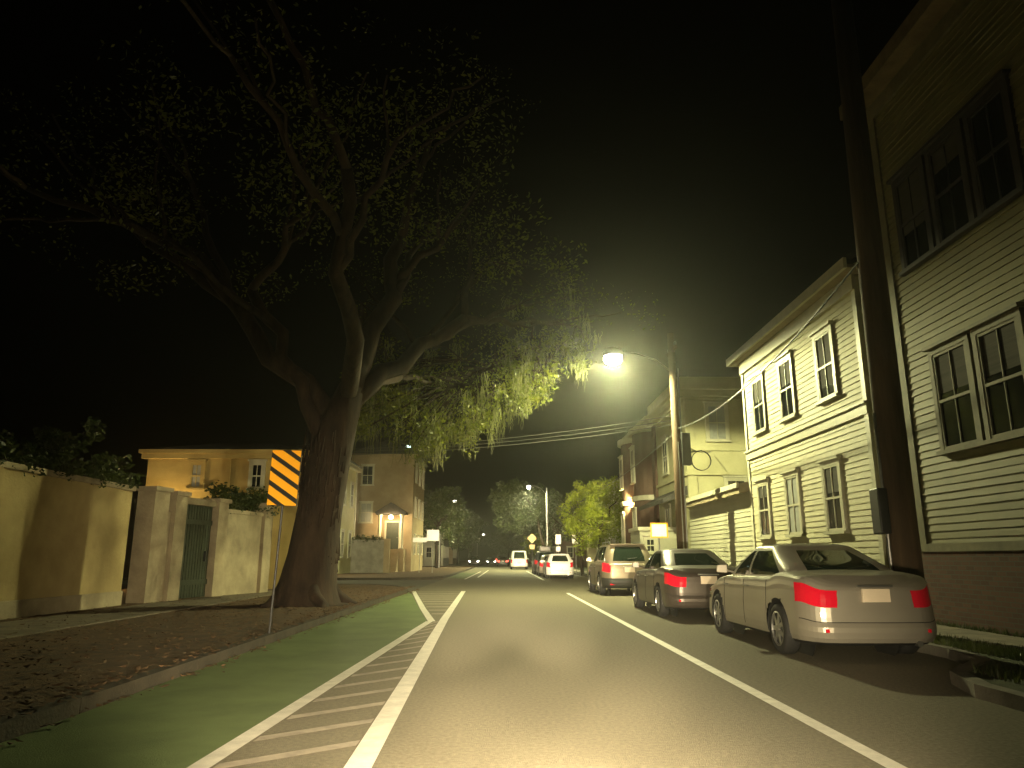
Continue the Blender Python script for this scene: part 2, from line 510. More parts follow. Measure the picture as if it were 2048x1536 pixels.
struct('verge', v, M['soil'])
v = MB(); slab(v, [(6.3,-8),(7.55,-8),(7.55,96),(6.3,96)], 0.11, 0.13)
struct('pavement', v, mat('right_paving', (0.22, 0.19, 0.14), 0.9, var=0.4, scale=2.5, bump=0.5, bscale=20))

# painted markings, 4 mm apart
def strip(mb, pts, w, z):
    P = [Vector(p) for p in pts]
    L = []
    for i, p in enumerate(P):
        d = (P[min(i+1, len(P)-1)] - P[max(i-1, 0)]).normalized()
        nrm = Vector((-d.y, d.x)) * w / 2
        L.append((p + nrm, p - nrm))
    for a, b in zip(L[:-1], L[1:]):
        mb.face([(a[1].x,a[1].y,z),(b[1].x,b[1].y,z),(b[0].x,b[0].y,z),(a[0].x,a[0].y,z)])
gl = MB(); gl.face([(-3.46,-8,0.004),(-1.9,-8,0.004),(-1.85,5,0.004),(-1.5,15.6,0.004),(-3.4,28.8,0.004),(-3.46,28.8,0.004)])
struct('bike_lane', gl, M['green'])
gl = MB(); gl.face([(-3.5,50,0.004),(-2.3,47,0.004),(-2.1,66,0.004),(-3.5,66,0.004)])
struct('bike_lane', gl, M['green'])
rl = [(2.41,-8),(2.41,28)]
m_ = MB(); strip(m_, rl, 0.13, 0.008)
strip(m_, [(2.44,44),(2.44,75)], 0.13, 0.008)
struct('lane_line', m_, M['paint'])
m_ = MB()
HR = [(-0.80,1.0),(-0.87,4.9),(-1.19,16.2),(-1.46,29.6)]
HL = [(-1.95,1.0),(-1.84,4.9),(-1.45,15.6)]
HU = [(-1.40,15.6),(-1.98,19.5),(-3.38,29.6)]
strip(m_, HR, 0.17, 0.010); strip(m_, HL, 0.14, 0.010); strip(m_, HU, 0.15, 0.010)
strip(m_, [(-2.2,46),(-1.95,72)], 0.12, 0.010); strip(m_, [(-1.55,50),(-1.35,80)], 0.13, 0.010)
struct('hatch_border', m_, M['paint'])
def interp(L, y):
    for (x0,y0),(x1,y1) in zip(L[:-1], L[1:]):
        if y0 <= y <= y1: return x0 + (x1-x0)*(y-y0)/(y1-y0)
    return L[-1][0]
m_ = MB()
y = 2.0
while y < 15.0:
    a = interp(HL, y) + 0.09; b = interp(HR, min(29, y + 0.62)) - 0.10
    if b - a > 0.05:
        m_.face([(a,y,0.007),(b,y+0.6,0.007),(b,y+0.76,0.007),(a,y+0.16,0.007)])
    y += 0.72
y = 17.6
while y < 29.4:
    a = interp(HU, y) + 0.10; b = interp(HR, y) - 0.10
    if b > a: m_.face([(a,y,0.007),(b,y,0.007),(b,y+0.20,0.007),(a,y+0.20,0.007)])
    y += 1.25
struct('hatch_bars', m_, mat('worn_paint', (0.42, 0.36, 0.29), 0.7, var=0.35, scale=5, bump=0.2, bscale=90))

# fallen leaves and grass tufts
rnd = random.Random(3)
lf = MB()
for _ in range(6000):
    x = rnd.uniform(-9.4, -3.3) if rnd.random() < 0.85 else rnd.gauss(-3.6, 0.18); y = rnd.uniform(2, 31)
    if x < -7.1 and rnd.random() < .6: continue
    z = 0.125 if x < -3.62 else 0.02
    if -3.62 < x < -3.45: z = 0.135
    s = rnd.uniform(0.025, 0.06); an = rnd.uniform(0, 6.28)
    dx, dy = cos(an)*s, sin(an)*s
    lf.face([(x-dx,y-dy,z+rnd.uniform(0,.02)),(x+dy*.5,y-dx*.5,z),(x+dx,y+dy,z+rnd.uniform(0,.03)),(x-dy*.5,y+dx*.5,z+.01)])
tag(lf.build('fallen_leaves', mat('dead_leaf', (0.15, 0.08, 0.035), 0.8, scale=8, col2=(0.06, 0.035, 0.018))), 'brown fallen leaves scattered over the left verge under the oak', 'leaves', kind='stuff')
gr = MB()
for _ in range(16000):
    y = rnd.uniform(4, 24); x0 = 4.8 if y < 8 else 5.87
    x = rnd.uniform(x0, 6.3) if rnd.random() < 0.8 else rnd.uniform(7.5, 7.68)
    h = rnd.uniform(0.04, 0.13); an = rnd.uniform(0, 6.28); s = 0.008
    dx, dy = cos(an)*s, sin(an)*s; lx, ly = rnd.gauss(0, .03), rnd.gauss(0, .03)
    gr.face([(x-dx,y-dy,0.11),(x+dx,y+dy,0.11),(x+lx,y+ly,0.11+h)])
tag(gr.build('grass', M['blade']), 'short dark grass on the right verge behind the kerb', 'grass', kind='stuff')

# ================================================================== RIGHT SIDE HOUSES
# --- nearest house
H = thing('tall_house', 'tallest clapboard house at the right edge, on a brick foundation', 'house', (7.7, 6, 0.11))
HX = Matrix.Translation((0, 0, 0))
def P_at(o):  # build in world numbers, then keep the child in place
    for ch in o.children: ch.matrix_parent_inverse = Matrix.Translation(-Vector(o.location)) if o.rotation_euler.z == 0 else o.matrix_basis.inverted()
fw = Wall((7.7, -4), (0, 1), (-1, 0))
b = MB(); b.box(7.66, 16, -4.04, 13.74, 0.05, 1.38); b.build('foundation', M['brick'], H)
b = MB(); b.box(7.70, 15.96, -4, 13.7, 1.38, 10.4)
fw.siding(b, 0, 17.7, 1.45, 10.35)
ew = Wall((7.7, 13.7), (1, 0), (0, 1)); ew.siding(b, 0, 8.2, 1.45, 10.35)
b.build('wall', M['siding_y'], H)
b = MB(); fw.box(b, 0, 17.74, 1.36, 1.5, 0, 0.07); fw.box(b, 17.52, 17.74, 1.5, 10.1, 0, 0.05); fw.box(b, 0, 17.74, 10.1, 10.4, 0, 0.06)
b.build('corner_trim', M['dimtrim'], H)
b = MB(); b.box(7.3, 16.7, -4.6, 14.0, 10.41, 10.49); b.build('soffit', M['soffit_d'], H)
b = MB(); b.box(7.24, 7.3, -4.6, 14.06, 10.39, 10.7); b.box(7.3, 16.7, 14.0, 14.06, 10.39, 10.7); b.build('fascia', M['soffit_d'], H)
o, gg = gable_roof(7.35, 16.6, -4, 13.8, 10.52, 3.2, 0.1, H); build_islands(gg, 'gable', M['siding_y'], H)
fw.window(H, 16.1, 3.05, 4.75, 0.95, trim=M['dimtrim']); fw.window(H, 14.85, 3.05, 4.75, 0.95, trim=M['dimtrim'])
fw.window(H, 11.0, 3.05, 4.75, 0.95)
for q in (14.3, 15.45, 16.6): fw.window(H, q, 6.55, 8.3, 0.85, trim=M['shutter'])
fw.window(H, 12.0, 6.55, 8.3, 0.85)
P_at(H)

# --- second house, lit by the lamp
H = thing('clapboard_house', 'lamplit two-storey cream clapboard house with a deep eave beyond the utility pole', 'house', (7.7, 19, 0.11))
fw = Wall((7.7, 15.1), (0, 1), (-1, 0)); L2 = 7.8
b = MB(); b.box(7.67, 15.0, 15.07, 22.93, 0.05, 0.65); b.build('foundation', M['brick'], H)
b = MB(); b.box(7.7, 14.96, 15.1, 22.9, 0.65, 7.35)
fw.siding(b, 0, L2, 0.7, 4.2); fw.siding(b, 0, L2, 4.45, 6.95)
sw = Wall((7.7, 15.1), (1, 0), (0, -1)); sw.siding(b, 0, 7.2, 0.7, 7.3)
nw = Wall((7.7, 22.9), (1, 0), (0, 1)); nw.siding(b, 0, 7.2, 0.7, 7.3)
b.build('wall', M['siding'], H)
b = MB(); fw.box(b, -0.02, L2+0.02, 4.2, 4.42, 0, 0.07); fw.box(b, -0.03, L2+0.03, 4.42, 4.47, 0, 0.12)
fw.box(b, L2-0.16, L2+0.02, 0.65, 4.2, 0, 0.05); fw.box(b, L2-0.16, L2+0.02, 4.47, 6.95, 0, 0.05)
fw.box(b, -0.02, L2+0.02, 6.95, 7.3, 0, 0.09); fw.box(b, -0.02, 0.15, 0.65, 4.2, 0, 0.05); fw.box(b, -0.02, 0.15, 4.47, 6.95, 0, 0.05)
b.build('corner_trim', M['trim'], H)
b = MB(); b.box(7.36, 15.5, 14.75, 23.1, 7.31, 7.39); b.build('soffit', M['soffit'], H)
b = MB(); b.box(7.28, 7.36, 14.7, 23.16, 7.29, 7.52); b.box(7.36, 15.5, 23.1, 23.16, 7.29, 7.52); b.build('fascia', M['trim'], H)
o, gg = gable_roof(7.42, 15.3, 15.0, 23.0, 7.42, 2.3, 0.08, H); build_islands(gg, 'gable', M['siding'], H)
for a in (1.75, 4.2, 6.4): fw.window(H, a, 4.9, 6.45, 0.85)
for a in (2.0, 6.6): fw.window(H, a, 1.85, 3.35, 0.8)
fw.window(H, 4.4, 1.85, 3.35, 0.8, pane='curtain')
P_at(H)

# --- low annex
H = thing('siding_annex', 'low white-sided annex with a shed roof between the cream house and corner building', 'annex', (7.7, 27, 0.11))
fw = Wall((7.7, 22.95), (0, 1), (-1, 0))
b = MB(); b.box(7.7, 12, 22.95, 30.6, 0.1, 3.3); fw.siding(b, 0, 7.65, 0.12, 3.2, b=0.15)
nw = Wall((7.7, 30.6), (1, 0), (0, 1)); nw.siding(b, 0, 4.2, 0.12, 3.2, b=0.15)
b.build('wall', M['siding_w'], H)
b = MB(); b.hexa([(7.35,22.96,3.2),(12.2,22.96,4.2),(12.2,30.8,4.2),(7.35,30.8,3.2),(7.35,22.96,3.5),(12.2,22.96,4.5),(12.2,30.8,4.5),(7.35,30.8,3.5)])
b.build('roof', M['soffit'], H)
b = MB(); b.box(7.28, 7.35, 22.96, 30.85, 3.38, 3.53); b.build('gutter', M['trim'], H)
P_at(H)

# --- cream corner building
H = thing('corner_building', 'cream flat-roofed building with a heavy cornice standing over the low annex', 'building', (8, 34, 0.11))
b = MB(); b.box(8.0, 17, 31.6, 37.9, 0.05, 8.6)
sw = Wall((8.0, 31.6), (1, 0), (0, -1)); fw = Wall((8.0, 31.6), (0, 1), (-1, 0))
b.build('wall', M['stucco_c'], H)
b = MB()
for z0, z1, n in ((8.0, 8.12, 0.12), (8.12, 8.4, 0.28), (8.4, 8.5, 0.45), (8.5, 8.95, 0.36)):
    sw.box(b, -n, 9.2, z0, z1, -0.1, n); fw.box(b, -n+0.002, 6.4, z0, z1-0.002, -0.1, n-0.002)
b.build('cornice', M['stucco_c'], H)
b = MB()
sw.box(b, -0.06, 9, 5.75, 5.95, 0, 0.07); sw.box(b, -0.06, 9, 4.7, 4.85, 0, 0.1); fw.box(b, 0, 6.3, 4.7, 4.85, 0, 0.1)
sw.box(b, -0.04, 0.35, 5.95, 8.0, 0, 0.05); fw.box(b, 0.0, 0.3, 4.85, 8.0, 0, 0.045)
sw.box(b, -0.04, 0.35, 0.1, 4.7, 0, 0.05)
b.build('moulding', M['stucco_c'], H)
sw.window(H, 1.35, 6.2, 7.75, 0.8, pane='curtain', shutters=False); sw.window(H, 3.4, 6.2, 7.75, 0.8); sw.window(H, 2.0, 3.4, 4.5, 0.8)
for a in (1.6, 4.2): fw.window(H, a, 5.2, 6.9, 0.9); fw.window(H, a, 1.6, 3.6, 0.9)
# hanging canopy of the street front
b = MB(); b.hexa([(6.9,31.9,3.55),(8.0,31.9,3.9),(8.0,37.6,3.9),(6.9,37.6,3.55),(6.9,31.9,3.72),(8.0,31.9,4.3),(8.0,37.6,4.3),(6.9,37.6,3.72)])
b.build('canopy', M['roof'], H)
P_at(H)

# --- rose building with bays
H = thing('rose_building', 'dark rose building with two rounded bays behind the round tree', 'building', (7.8, 42, 0.11))
b = MB(); b.box(7.9, 16, 38.0, 46.0, 0.05, 8.3); b.build('wall', M['rose'], H)
fw = Wall((7.9, 38.0), (0, 1), (-1, 0))
def bay(mb, yc, r0, z0, z1, x=7.9, n=10, d=0.75):
    pts = [(x - d*sin(pi*i/n), yc - r0*cos(pi*i/n)) for i in range(n+1)]
    for (xa, ya), (xb, yb) in zip(pts[:-1], pts[1:]):
        mb.hexa([(xa,ya,z0),(xb,yb,z0),(x+0.1,yb,z0),(x+0.1,ya,z0),(xa,ya,z1),(xb,yb,z1),(x+0.1,yb,z1),(x+0.1,ya,z1)])
for yc in (40.0, 43.9):
    b = MB(); bay(b, yc, 1.3, 0.1, 7.8); b.build('bay', M['rose'], H)
    b = MB(); bay(b, yc, 1.5, 7.8, 8.1, d=0.95); b.build('bay_cornice', M['trim'], H); b = MB(); bay(b, yc, 1.42, 4.2, 4.45, d=0.88); b.build('bay_band', M['trim'], H)
    wb = Wall((7.14, yc), (0, 1), (-1, 0)); wb.window(H, 0, 5.2, 7.0, 0.8); wb.window(H, 0, 1.9, 3.7, 0.8)
b = MB(); fw.box(b, 0, 8, 8.0, 8.3, 0, 0.3); fw.box(b, 0, 8, 8.3, 8.5, 0, 0.42); b.build('cornice', M['trim'], H)
P_at(H)

# --- small white porch enclosure
H = thing('porch_enclosure', 'small white-sided porch enclosure on the pavement before the cream building', 'porch', (7, 33.5, 0.11))
b = MB(); b.box(6.25, 7.98, 34.0, 36.4, 0.1, 2.45)
sw = Wall((6.25, 34.0), (1, 0), (0, -1)); sw.siding(b, 0, 1.73, 0.12, 2.4, b=0.14)
fw = Wall((6.25, 34.0), (0, 1), (-1, 0)); fw.siding(b, 0, 2.4, 0.12, 2.4, b=0.14)
b.build('wall', M['siding_w'], H)
b = MB(); b.box(6.15, 8.1, 33.9, 36.5, 2.45, 2.62); b.build('roof', M['trim'], H, bevel=0.03)
sw.window(H, 0.45, 1.5, 2.1, 0.4)
P_at(H)

# --- houses farther down the right side
def plain_house(name, label, x0, x1, y0, y1, h, wm, side, rise=1.8, wins=True, group=None):
    H = thing(name, label, 'house', ((x0+x1)/2, (y0+y1)/2, 0.11), group=group)
    b = MB(); b.box(x0, x1, y0, y1, 0.05, h); b.build('wall', M[wm], H)
    o, gg = gable_roof(x0, x1, y0, y1, h, rise, 0.35, H); build_islands(gg, 'gable', M[wm], H)
    b = MB(); b.box(x0-0.3, x1+0.3, y0-0.2, y1+0.2, h-0.12, h); b.build('eave_trim', M['trim'], H)
    if wins:
        wx = x0 if side > 0 else x1
        f = Wall((wx, y0), (0, 1), (-1 if side > 0 else 1, 0))
        c = Wall((x0, y0), (1, 0), (0, -1))
        n = max(2, int((y1-y0)/2.6))
        for zz in (1.3, 4.3):
            if zz + 1.6 > h: continue
            for i in range(n): f.window(H, (i+0.5)*(y1-y0)/n, zz, zz+1.5, 0.8)
            for i in range(2): c.window(H, (i+0.5)*(x1-x0)/2, zz, zz+1.5, 0.8)
    P_at(H)
    return H
plain_house('distant_house', 'dim pale house behind the row of parked cars on the right', 8.2, 15, 52, 60, 6.6, 'siding_w', 1)
plain_house('distant_house', 'dim tan house beyond the pale house down the right side', 8.4, 16, 64, 74, 6.2, 'stucco_t', 1)
plain_house('distant_house', 'far rose house near the white van on the right side', 8.2, 16, 112, 124, 6.8, 'rose', 1)
plain_house('distant_house', 'far pale house by the slab crossing on the left side', -17, -8.6, 112, 124, 6.5, 'siding_w', -1)
plain_house('distant_house', 'farthest tan house among the dark trees on the left', -17, -9, 140, 152, 7.0, 'stucco_t', -1)

# ================================================================== LEFT SIDE
# garden wall
W1 = thing('garden_wall', 'long tall aged stucco garden wall at the left edge', 'wall', (-9.7, 8, 0.11))
fw = Wall((-9.5, -6), (0, 1), (1, 0))
b = MB(); fw.box(b, 0, 25.3, 0.08, 2.92, -0.3, 0); b.build('wall_body', M['stucco'], W1)
b = MB(); fw.box(b, -0.05, 25.35, 2.92, 3.05, -0.37, 0.07); fw.box(b, 0, 25.3, 0.1, 0.45, 0, 0.05); b.build('coping', M['stucco_p'], W1, bevel=0.02)
b = MB()
for a in (6.0, 13.0, 19.6): fw.box(b, a, a+0.5, 0.1, 2.92, 0, 0.09)
b.build('pilaster', M['stucco'], W1)
P_at(W1)
rnd = random.Random(8)
iv = MB()
for _ in range(170):
    y = rnd.uniform(6.0, 19.5); leaves(iv, (-9.55 + rnd.gauss(0, .12), y, 3.13 + rnd.gauss(0, .08)), 0.24, 24, 0.06, rnd, 0.8)
st = MB(); st.tube([(-9.75, 6, 3.1), (-9.7, 12, 3.14), (-9.72, 19.5, 3.1)], 0.03, 6)
t = thing('ivy', 'ivy trailing along the top of the long left garden wall', 'plant', (-9.6, 13, 3.06))
iv.build('leaves', M['darkleaf'], t); st.build('stem', M['bark'], t)
P_at(t)

# gate wall
gx0, gy0, gx1, gy1 = -9.35, 19.9, -8.0, 26.0
d = Vector((gx1-gx0, gy1-gy0)); Lg = d.length; d.normalize()
gw = Wall((gx0, gy0), (d.x, d.y), (d.y, -d.x))
W2 = thing('gate_wall', 'shorter pale stucco wall with a dark gate between stone piers left of the oak', 'wall', (-8.7, 23, 0.11))
b = MB(); gw.box(b, 0.7, 1.0, 0.08, 2.5, -0.3, 0); gw.box(b, 3.1, Lg, 0.08, 2.62, -0.3, 0); b.build('wall_body', M['stucco_p'], W2)
b = MB(); gw.box(b, 3.55, Lg, 2.62, 2.74, -0.34, 0.05); b.build('coping', M['stucco_p'], W2)
for a0, a1, h in ((0.1, 0.7, 3.0), (1.0, 1.5, 2.95), (3.05, 3.55, 2.9), (Lg-0.5, Lg+0.02, 2.95)):
    b = MB(); gw.box(b, a0, a1, 0.06, h, -0.42, 0.12); gw.box(b, a0-0.06, a1+0.06, h, h+0.12, -0.48, 0.18)
    b.build('pier', M['stucco_p'], W2)
b = MB()
gw.box(b, 1.5, 3.05, 0.14, 2.75, -0.16, -0.12)
for i in range(12): gw.box(b, 1.53+i*0.127, 1.53+i*0.127+0.10, 0.14, 2.75, -0.12, -0.095)
gw.box(b, 1.5, 3.05, 0.5, 0.64, -0.095, -0.07); gw.box(b, 1.5, 3.05, 2.2, 2.34, -0.095, -0.07)
gt = b.build('gate', M['gate'], W2)
b = MB(); gw.box(b, 2.8, 2.86, 1.15, 1.45, -0.095, -0.03); b.build('handle', M['darkmetal'], gt)
b = MB(); gw.box(b, 1.5, 3.05, 2.76, 2.95, -0.32, 0.02); b.build('lintel', M['stucco_p'], W2)
P_at(W2)
t = thing('hedge', 'dark green hedge spilling over the pale gate wall beside the oak', 'hedge', (-8.5, 24.5, 2.6))
iv = MB(); st = MB()
for i in range(70):
    a = rnd.uniform(3.4, Lg+0.2); q = gw.p(a, 2.85 + rnd.uniform(-0.1, 0.55), -0.25 + rnd.gauss(0, .2)); leaves(iv, q, 0.28, 40, 0.07, rnd)
for i in range(9):
    a = 3.4 + i*0.34; st.tube([gw.p(a, 0.1, -0.6), gw.p(a+0.1, 3.1, -0.35)], [0.03, 0.012], 5)
iv.build('leaves', M['darkleaf'], t); st.build('stem', M['bark'], t); P_at(t)

# yellow house behind the walls
H = thing('yellow_house', 'yellow house with two small upper windows behind the garden walls on the left', 'house', (-11, 31, 0.11))
b = MB(); b.box(-13.9, -7.9, 29.2, 33.6, 0.05, 5.25); b.build('wall', M['stucco_y'], H)
b = MB(); b.box(-14.2, -7.6, 28.95, 33.85, 5.25, 5.4); b.box(-14.1, -7.7, 29.02, 33.8, 5.05, 5.25); b.build('eave_trim', M['stucco_y'], H)
b = MB()
b.v = [(-14.15,29.0,5.4),(-7.65,29.0,5.4),(-7.65,33.8,5.4),(-14.15,33.8,5.4),(-12.2,31.4,6.0),(-9.6,31.4,6.0)]
b.f = [(0,1,5,4),(1,2,5),(2,3,4,5),(3,0,4),(3,2,1,0)]
b.build('roof', M['roof'], H)
sw = Wall((-13.9, 29.2), (1, 0), (0, -1))
b = MB(); sw.box(b, 3.05, 3.25, 0.1, 5.05, 0, 0.05); b.build('pilaster', M['stucco_y'], H)
sw.window(H, 1.95, 3.9, 4.85, 0.42, trim=M['stucco_y'], pane='curtain'); sw.window(H, 4.3, 3.9, 4.85, 0.42); 
b = MB(); b.lathe((-12.9, 28.95, 2.6), (0,0,1), [(0.05,0),(0.09,0.04),(0.09,0.22),(0.03,0.3)], 10); ln = b.build('lantern', M['warmglow'], H)
b = MB(); b.tube([(-12.9, 29.2, 2.75), (-12.9, 29.05, 2.95), (-12.9, 28.95, 2.9)], 0.015, 6); b.build('bracket', M['darkmetal'], ln)
P_at(H)
light('porch_lantern_light', 'POINT', (-12.9, 28.6, 2.7), 200, (1.0, 0.68, 0.26), 0.08)

# lemon house after the side street
H = thing('lemon_house', 'tall lamplit lemon-coloured house just right of the oak trunk', 'house', (-14, 54, 0.11))
b = MB(); b.box(-15.5, -12.0, 49.5, 61.5, 0.05, 8.3); b.build('wall', M['stucco_l'], H)
b = MB(); b.box(-15.6, -11.6, 49.3, 61.85, 8.45, 8.6); b.build('roof', M['roof'], H)
fw = Wall((-12.0, 49.5), (0, 1), (1, 0))
b = MB(); fw.box(b, -0.3, 12.3, 8.15, 8.44, -0.1, 0.35); fw.box(b, 11.7, 12.02, 0.1, 8.15, 0, 0.07); b.build('corner_trim', M['trim'], H)
for a in (2.0, 4.6, 7.4, 10.2):
    fw.window(H, a, 1.3, 3.2, 0.9); fw.window(H, a, 5.2, 7.0, 0.9)
b = MB(); b.lathe((-11.4, 50.2, 4.7), (0,0,1), [(0.05,0),(0.18,0.06),(0.18,0.35),(0.05,0.45)], 12); ln = b.build('lantern', M['warmglow'], H)
b = MB(); b.tube([(-12.0,50.2,5.3),(-11.6,50.2,5.4),(-11.4,50.2,5.15)], 0.02, 6); b.build('bracket', M['darkmetal'], ln)
P_at(H)
light('wall_lantern_light', 'POINT', (-10.9, 50.4, 4.9), 900, (1.0, 0.93, 0.50), 0.15)

# tan house facing the camera, with a lit portico
H = thing('portico_house', 'tan three-storey house with a lit white-columned portico', 'house', (-10, 70, 0.11))
b = MB(); b.box(-13.5, -7.9, 66.5, 76, 0.05, 10.2); b.build('wall', M['stucco_t'], H)
b = MB()
b.v = [(-13.9,66.1,10.35),(-7.5,66.1,10.35),(-7.5,76.3,10.35),(-13.9,76.3,10.35),(-10.7,69.5,12.2),(-10.7,73,12.2)]
b.f = [(0,1,4),(1,2,5,4),(2,3,5),(3,0,4,5),(3,2,1,0)]
b.build('roof', M['roof'], H)
sw = Wall((-13.5, 66.5), (1, 0), (0, -1)); fw = Wall((-7.9, 66.5), (0, 1), (1, 0))
b = MB(); sw.box(b, -0.35, 5.95, 10.15, 10.34, -0.1, 0.35); b.build('cornice', M['stucco_t'], H)
sw.window(H, 1.5, 7.6, 9.3, 0.95); sw.window(H, 1.5, 4.3, 6.0, 0.95, pane='curtain')
for z in (1.6, 4.9, 8.0):
    for a in (2, 5, 8): fw.window(H, a, z, z+1.6, 0.9)
pt = MB(); sw.box(pt, 2.7, 5.1, 0.05, 2.0, 0, 1.4)
for i in range(6): sw.box(pt, 3.1, 4.7, 0.05, 1.7-i*0.3, 1.4+i*0.3, 1.7+i*0.3)
po = pt.build('stoop', M['stucco_t'], H)
for a in (2.95, 4.85):
    c = MB(); p0 = sw.p(a, 2.0, 1.2); c.lathe(p0, (0,0,1), [(0.2,0),(0.2,0.1),(0.15,0.15),(0.13,2.7),(0.2,2.85),(0.2,2.95)], 14)
    c.build('column', M['trim'], H, smooth=True)
b = MB(); sw.box(b, 2.6, 5.2, 4.95, 5.1, 0.0, 1.5); b.hexa([sw.p(2.5,5.1,0),sw.p(5.3,5.1,0),sw.p(5.3,5.1,1.6),sw.p(2.5,5.1,1.6),sw.p(3.88,5.95,0),sw.p(3.92,5.95,0),sw.p(3.92,5.95,1.6),sw.p(3.88,5.95,1.6)])
b.build('portico_roof', M['roof'], H)
b = MB(); sw.box(b, 3.35, 4.45, 2.0, 4.3, 0, 0.05); dd = b.build('door', M['gate'], H)
b = MB(); b.lathe(sw.p(4.33, 3.0, 0.05), (0,-1,0), [(0.02,0),(0.04,0.04),(0.02,0.08)], 8); b.build('handle', M['metal'], dd)
b = MB(); sw.box(b, 3.2, 3.35, 2.0, 4.45, 0, 0.09); sw.box(b, 4.45, 4.6, 2.0, 4.45, 0, 0.09); sw.box(b, 3.35, 4.45, 4.3, 4.45, 0, 0.09); b.build('door_frame', M['trim'], dd)
b = MB(); b.lathe(sw.p(3.9, 4.5, 1.35), (0,0,1), [(0.05,0),(0.2,0.08),(0.2,0.3),(0.05,0.4)], 12); b.build('lantern', M['warmglow'], H)
P_at(H)
light('portico_light', 'POINT', (-9.6, 64.85, 4.45), 420, (1.0, 0.72, 0.36), 0.12)
t = thing('flood_lamp', 'small cool white flood lamp on the roof edge of the tan portico house', 'lamp', (-8.4, 66.2, 10.4))
b = MB(); b.tube([(0,0,0),(0,0,0.5)], 0.03, 6); b.build('bracket', M['darkmetal'], t)
b = MB(); b.box(-0.25, 0.25, -0.12, 0.05, 0.5, 0.72); b.build('housing', M['darkmetal'], t)
b = MB(); b.box(-0.2, 0.2, -0.14, -0.12, 0.53, 0.69); b.build('lens', M['coolglow'], t)

# low wall before the tan house
W3 = thing('forecourt_wall', 'grey forecourt wall between the lemon house and the portico', 'wall', (-10.5, 60, 0.11))
fw3 = Wall((-11.95, 60.4), (1, 0), (0, -1))
b = MB(); fw3.box(b, 0, 2.6, 0.08, 2.55, -0.28, 0); b.build('wall_body', M['concrete'], W3)
b = MB(); fw3.box(b, -0.0, 2.66, 2.55, 2.66, -0.33, 0.05); b.build('coping', M['concrete'], W3)
b = MB(); fw3.box(b, 2.6, 3.05, 0.08, 2.75, -0.4, 0.1); b.build('pier', M['stucco_t'], W3)
P_at(W3)
t = thing('creeper', 'thin creeper along the top of the grey forecourt wall', 'plant', (-11, 60.3, 2.66))
iv = MB(); st = MB(); st.tube([(-11.9,60.5,2.7),(-9.4,60.5,2.72)], 0.02, 5)
for _ in range(40): leaves(iv, (rnd.uniform(-11.9,-9.4), 60.45, 2.75+rnd.gauss(0,.08)), .2, 16, .08, rnd)
iv.build('leaves', M['darkleaf'], t); st.build('stem', M['bark'], t); P_at(t)

# ================================================================== TREES
def limb(mb, p0, p1, r0, r1, rnd, n=7, wob=0.25, n2=10):
    p0 = Vector(p0); p1 = Vector(p1); pts = []; rr = []
    for i in range(n+1):
        f = i/n; q = p0.lerp(p1, f)
        wv = wob * sin(pi*f)
        if 0 < i < n: q += Vector((rnd.gauss(0,wv), rnd.gauss(0,wv), rnd.gauss(0,wv*0.6)))
        pts.append(q); rr.append(r0 + (r1-r0)*f)
    mb.tube(pts, rr, n2)
    return pts

rnd = random.Random(21)
T = thing('oak_tree', 'great live oak with a forked trunk and moss-hung crown reaching over the road', 'tree', (-4.9, 19.4, 0.11))
tr = MB()
tr.tube([(-4.9,19.4,0.0),(-4.92,19.4,0.18),(-4.88,19.4,0.6),(-4.8,19.4,1.3),(-4.72,19.5,2.4),(-4.6,19.6,3.6),(-4.4,19.7,4.8),(-4.1,19.8,5.8)],
        [1.12,0.88,0.72,0.63,0.57,0.56,0.50,0.36], 20)
for an in (0.3, 1.5, 2.6, 3.9, 5.2):
    e = (-4.9+1.5*cos(an), 19.4+1.5*sin(an), 0.0)
    tr.tube([(-4.9+.3*cos(an),19.4+.3*sin(an),0.9), (-4.9+.7*cos(an),19.4+.7*sin(an),0.32), (-4.9+1.1*cos(an+.15),19.4+1.1*sin(an+.15),0.12), (e[0],e[1],-0.02)], [0.22,0.19,0.12,0.03], 10)
for i in range(260):   # bark ridges
    an = rnd.uniform(0, 6.28); z0 = rnd.uniform(0.5, 4.2); rr_ = 0.60
    cx_ = -4.85 + 0.1*z0*0.5
    a = (cx_+rr_*cos(an)*(1.05 if z0 < 1.4 else .95), 19.45+rr_*sin(an)*(1.05 if z0 < 1.4 else .95), z0)
    b_ = (cx_+0.03+(rr_-.03)*cos(an+rnd.gauss(0,.04)), 19.5+(rr_-.03)*sin(an), z0+rnd.uniform(.25,.6))
    tr.tube([a, b_], [0.03, 0.02], 4)
tips = []
def fork(p0, p1, r0, r1, depth, spread):
    pts = limb(tr, p0, p1, r0, r1, rnd, 7, 0.10*(Vector(p1)-Vector(p0)).length/3, 8 if r0 > 0.1 else 5)
    if depth == 0:
        tips.append(pts[-1]); tips.append(pts[4]); return
    Ln = (Vector(p1)-Vector(p0)).length
    for i in range(3):
        st_ = pts[rnd.choice([4,5,7])] if i else pts[7]
        dv = (Vector(p1)-Vector(p0)).normalized() + Vector((rnd.gauss(0,spread), rnd.gauss(0,spread), rnd.gauss(0,spread*0.6)))
        fork(st_, st_ + dv.normalized()*Ln*rnd.uniform(0.55,0.8), r1*0.85, r1*0.4, depth-1, spread)
B0 = (-4.35, 19.7, 4.6)
fork(B0, (-8.2, 18.8, 9.2), 0.30, 0.17, 2, 0.5)
fork((-4.5,19.6,4.0), (-6.8, 19.0, 8.3), 0.24, 0.14, 2, 0.5)
fork((-4.1,19.8,5.6), (-3.0, 20.5, 10.5), 0.36, 0.18, 2, 0.5)
fork((-4.1,19.8,5.5), (-1.2, 22.2, 8.6), 0.30, 0.15, 2, 0.45)
